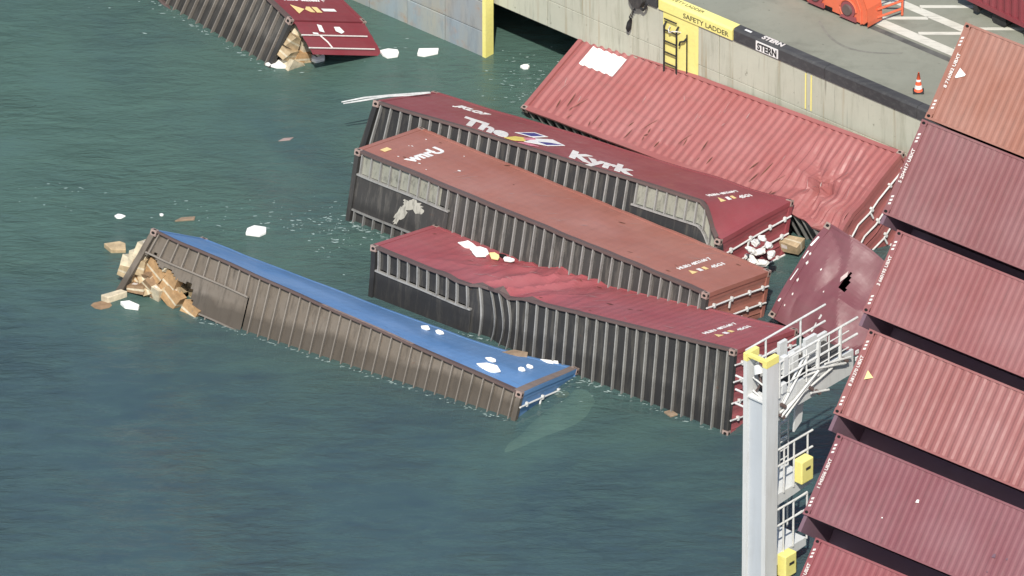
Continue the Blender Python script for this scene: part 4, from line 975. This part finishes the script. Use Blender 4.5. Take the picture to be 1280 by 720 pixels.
for q, (x, y, w_) in enumerate([(0.25, 1.15, 'shadowed tan carton behind the white ones inside the torn end'), (0.75, 1.40, 'shadowed tan carton behind the orange brown one inside the torn end'), (1.25, 1.65, 'shadowed tan carton deep inside the torn end, right of the tall one'), (0.15, 1.65, 'shadowed carton deep behind the middle of the spill'), (0.7, 1.98, 'shadowed carton low and deep behind the spill'), (1.45, 2.1, 'shadowed carton deep behind the lone bright carton')]):
    cart5.append((x, y, 0.75 + 0.05*(q % 3), (0.55, 0.45, 0.5), q % 3, (0.1*q, 0.05, 0.1*(q % 4)), w_))
extra = ['flat brown carton lying over the tan heap', 'upended tan carton near the torn floor edge', 'small tan carton wedged under the white cartons', 'crushed orange brown carton at the centre front of the heap', 'pale carton flap half in the water', 'brown carton behind the crushed one at the heap centre', 'narrow tan carton standing against the floor plate', 'little cream carton on top of the orange brown heap', 'soaked dark carton low at the right of the heap', 'tan carton poking out past the corner post']
for q, w_ in enumerate(extra):
    rq = random.Random(200 + q)
    cart5.append((rq.uniform(-0.35, 1.35), rq.uniform(1.15, 2.5), rq.uniform(0.12, 0.50), (rq.uniform(.34, .6), rq.uniform(.26, .48), rq.uniform(.2, .45)), rq.choice([0, 1, 1, 2, 3]), (rq.uniform(-.5, .5), rq.uniform(-.4, .4), rq.uniform(-.8, .8)), w_))
for x, y, z, s, mi, r, lab in cart5:
    y = 0.85 + (y - 1.0)*0.68; z += 0.14; s = tuple(v*1.02 for v in s)
    carton(lab, Matrix.Translation(loc5(x, y, z)) @ rot5(*r), s, M['carton'][mi], GC)
slab('carton', 'long pale carton afloat just outside the torn blue container', 'carton', (-10.80, -0.62, 0.08), [(-0.36, -0.05), (0.18, 0.26), (0.36, 0.14), (-0.16, -0.22)], 0.2, M['carton'][3], 'loose cartons')
slab('foam_board', 'white board afloat at the foot of the carton spill', 'foam board', (-10.38, -1.02, 0.06), [(-0.25, 0.1), (-0.12, -0.12), (0.25, -0.22), (0.28, -0.08), (0, 0.16)], 0.12, M['foam_board'], GF)
slab('wet_cardboard', 'soggy reddish cardboard awash beside the carton spill', 'cardboard', (-11.15, -0.95, 0.0), blob_pts(0.3, 0.2, 8, 61, 0.35), 0.03, M['carton'][0])

# cargo in the open end of the sunk red container
def loc0(x, y, z): return c0.matrix_world @ Vector((x, y, z))
GT = 'tan cargo in the open end of the sunk red container'
r0 = c0.matrix_world.to_3x3().to_4x4()
for q, (x, y, z, s, mi, lab) in enumerate([(12.10, 0.38, 0.62, (0.4, 0.36, 0.36), 3, 'cream carton uppermost in the open end of the sunk container'),
                            (12.14, 0.66, 0.38, (0.5, 0.40, 0.42), 2, 'tan carton below the cream one in the open end of the sunk container'),
                            (12.20, 0.74, 0.84, (0.4, 0.42, 0.44), 3, 'cream carton leaning on the tan one in the sunk container'),
                            (12.22, 1.02, 0.32, (0.5, 0.34, 0.44), 2, 'tan carton nearest the ribbed floor at the sunk container mouth'),
                            (12.28, 1.06, 0.78, (0.4, 0.36, 0.40), 1, 'orange brown carton in the middle of the sunk container mouth'),
                            (12.32, 0.92, 1.22, (0.4, 0.44, 0.36), 0, 'dark carton under the open door of the sunk container'),
                            (12.40, 1.26, 0.52, (0.4, 0.26, 0.50), 3, 'cream carton at the waterline of the sunk container'),
                            (12.42, 1.22, 1.05, (0.36, 0.3, 0.36), 2, 'tan carton half under water below the open door')]):
    carton(lab, Matrix.Translation(loc0(x, y, z)) @ r0 @ Matrix.Rotation(0.25*math.sin(q*2.1), 4, 'Y') @ Matrix.Rotation(0.3*math.sin(q*3.7), 4, 'X'), s, M['carton'][mi] if mi else M['under_grey'], GT, 0.09)
slab('plastic_wrap', 'white plastic wrap trailing in the water at the sunk container end', 'plastic wrap', (-6.45, 12.35, 0.05), [(-0.42, -0.05), (-0.1, -0.16), (0.30, -0.14), (0.36, 0.05), (0.05, 0.22), (-0.2, 0.1)], 0.10, M['foam_board'], tilt=(0.1, 0.1))
slab('plastic_wrap', 'white plastic wrap bunched below the open door', 'plastic wrap', (-5.45, 12.75, 0.08), blob_pts(0.28, 0.2, 8, 71, 0.4), 0.12, M['foam_board'], tilt=(0.2, 0.1))

# white sacks between the lettered and the crumpled container
GS = 'white sacks burst from the lettered container'
def sack(label, p, s, rz):
    mb = MB(); nu, nv = 10, 6
    def f(u, v):
        a = u*2*math.pi; b = (v - .5)*math.pi; cx = abs(math.cos(b))**0.6
        sx = math.copysign(abs(math.cos(a))**0.6, math.cos(a)); sy = math.copysign(abs(math.sin(a))**0.6, math.sin(a))
        p = Vector((s[0]*cx*sx, s[1]*cx*sy, s[2]*math.sin(b)))
        q = noise.noise(p*11 + Vector((rz*7, 0, 0)))
        return tuple(p*(1 + 0.65*q))
    mb.grid(f, 16, 10); o = mb.build('sack', M['sackcloth'], None)
    o.matrix_world = Matrix.Translation(p) @ Matrix.Rotation(rz, 4, 'Z') @ Matrix.Rotation(0.4, 4, 'X'); tag(o, label, 'sack', GS)
bl, bw = 4.85, 6.75
sk = [(0, 0, 1.35, 'uppermost'), (-.18, .05, 1.18, 'left upper'), (.16, -.1, 1.16, 'right upper'), (-.25, .2, 0.98, 'leftmost'), (.02, .12, 0.98, 'middle'), (.30, -.02, 0.95, 'rightmost'), (-.12, .3, 0.76, 'left lower'), (.16, .2, 0.72, 'lowest')]
for i, (dl, dw, z, w_) in enumerate(sk):
    sack('%s white sack in the heap beside the crumpled container' % w_, Q(bl + dl, bw + dw, z), (0.11 + 0.07*((i*37) % 10)/10, 0.08 + 0.05*((i*53) % 10)/10, 0.06 + 0.05*((i*71) % 10)/10), i*0.9)
carton('tan carton afloat in the dark gap beyond the white sacks', Matrix.Translation(Q(4.50, 5.10, 0.32)) @ Matrix.Rotation(-0.5, 4, 'Z') @ Matrix.Rotation(0.15, 4, 'X'), (0.62, 0.42, 0.36), M['carton'][2], 'loose cartons')

# submerged pale sheet off the blue container's end
def tarp():
    def f(u, v):
        a = Vector((1.9, -5.25, -0.12)).lerp(Vector((-0.35, -8.5, -0.50)), v)
        w = 0.30 + 0.42*math.sin(math.pi*min(1, v*0.8 + 0.15)) + 0.30*noise.noise((v*4.3, u*1.5, 1.0))
        side = Vector((0.82, -0.30, 0))
        p = a + side*((u - 0.5)*2*w)
        p.z += 0.10*noise.noise((u*2.3, v*3.7, 5.0)) - 0.34*(abs(u - 0.5)*2)**2
        return p
    mb = MB(); mb.grid(f, 14, 26); o = mb.build('tarpaulin', M['tarp'], smooth=True)
    tag(o, 'pale green sheet drifting under water at the blue container end', 'tarpaulin')
tarp()
slab('plastic_bag', 'yellow green plastic bag just under water by the blue end', 'plastic bag', (1.35, -5.55, -0.10), blob_pts(0.2, 0.16, 8, 81, 0.3), 0.08, M['logo_yellow'])

# foam flecks on the water
def foam():
    rng = random.Random(11); mb = MB()
    def fleck(x, y, r):
        r *= 0.75; k = rng.randint(4, 6); a0 = rng.random()*6
        e = rng.choice((1.0, 1.6, 3.2)); th = rng.uniform(-0.5, 0.4); zz = 0.006 + 0.004*rng.random()
        P_ = [(r*e*rng.uniform(.6, 1.3)*math.cos(a0 + 2*math.pi*i/k), r*0.9*rng.uniform(.5, 1.2)*math.sin(a0 + 2*math.pi*i/k)) for i in range(k)]
        mb.poly([(x + u*math.cos(th) - v*math.sin(th), y + u*math.sin(th) + v*math.cos(th), zz) for u, v in P_])
    def patch(x, y, sx, sy, n, r0, r1):
        for _ in range(n): fleck(rng.gauss(x, sx), rng.gauss(y, sy), rng.uniform(r0, r1))
    patch(0.9, 10.9, 0.75, 0.9, 90, 0.012, 0.04)
    patch(0.1, 11.8, 0.3, 0.8, 30, 0.012, 0.035)
    patch(-5.6, 3.4, 1.0, 0.45, 80, 0.012, 0.045)
    patch(-4.7, 3.0, 0.4, 0.8, 50, 0.012, 0.04)
    patch(-12.7, 5.4, 0.7, 0.5, 18, 0.01, 0.03)
    patch(-8.2, 4.2, 1.6, 0.4, 25, 0.01, 0.03)
    patch(1.4, -5.0, 0.7, 0.5, 90, 0.012, 0.05)
    patch(-3.3, 13.2, 0.7, 0.4, 16, 0.01, 0.03)
    patch(-6.3, 12.2, 0.5, 0.3, 14, 0.01, 0.04)
    patch(-9.2, 15.2, 1.5, 0.8, 14, 0.01, 0.04)
    M['froth'] = plain('froth', (0.30, 0.38, 0.36), 0.8, 0.2)
    for c_, D_, xa, xb, n in ((c3, D3, 0.2, 4.0, 60), (c4, D4, 3.0, 12.0, 70), (c5, D5, 2.0, 12.0, 110), (c0, D0, 4.0, 12.0, 50), (c2, D2, 0.0, 1.0, 15)):
        for _ in range(n):      # froth lapping along the waterlines
            x = rng.uniform(xa, xb); lo, hi = -0.5, 3.2
            for _k in range(18):
                m_ = (lo + hi)/2
                if (c_.matrix_world @ Vector(D_(x, m_, 0.0))).z > 0: lo = m_
                else: hi = m_
            p = c_.matrix_world @ Vector(D_(x, m_, 0.0)); out = -(c_.matrix_world.to_3x3() @ Vector((0, 0, 1)))
            d_ = abs(rng.gauss(0, 0.07)) + 0.02
            fleck(p.x + out.x*d_, p.y + out.y*d_, rng.uniform(0.012, 0.04))
    tag(mb.build('foam', M['froth']), 'scattered white foam flecks on the water', kind='stuff')
foam()
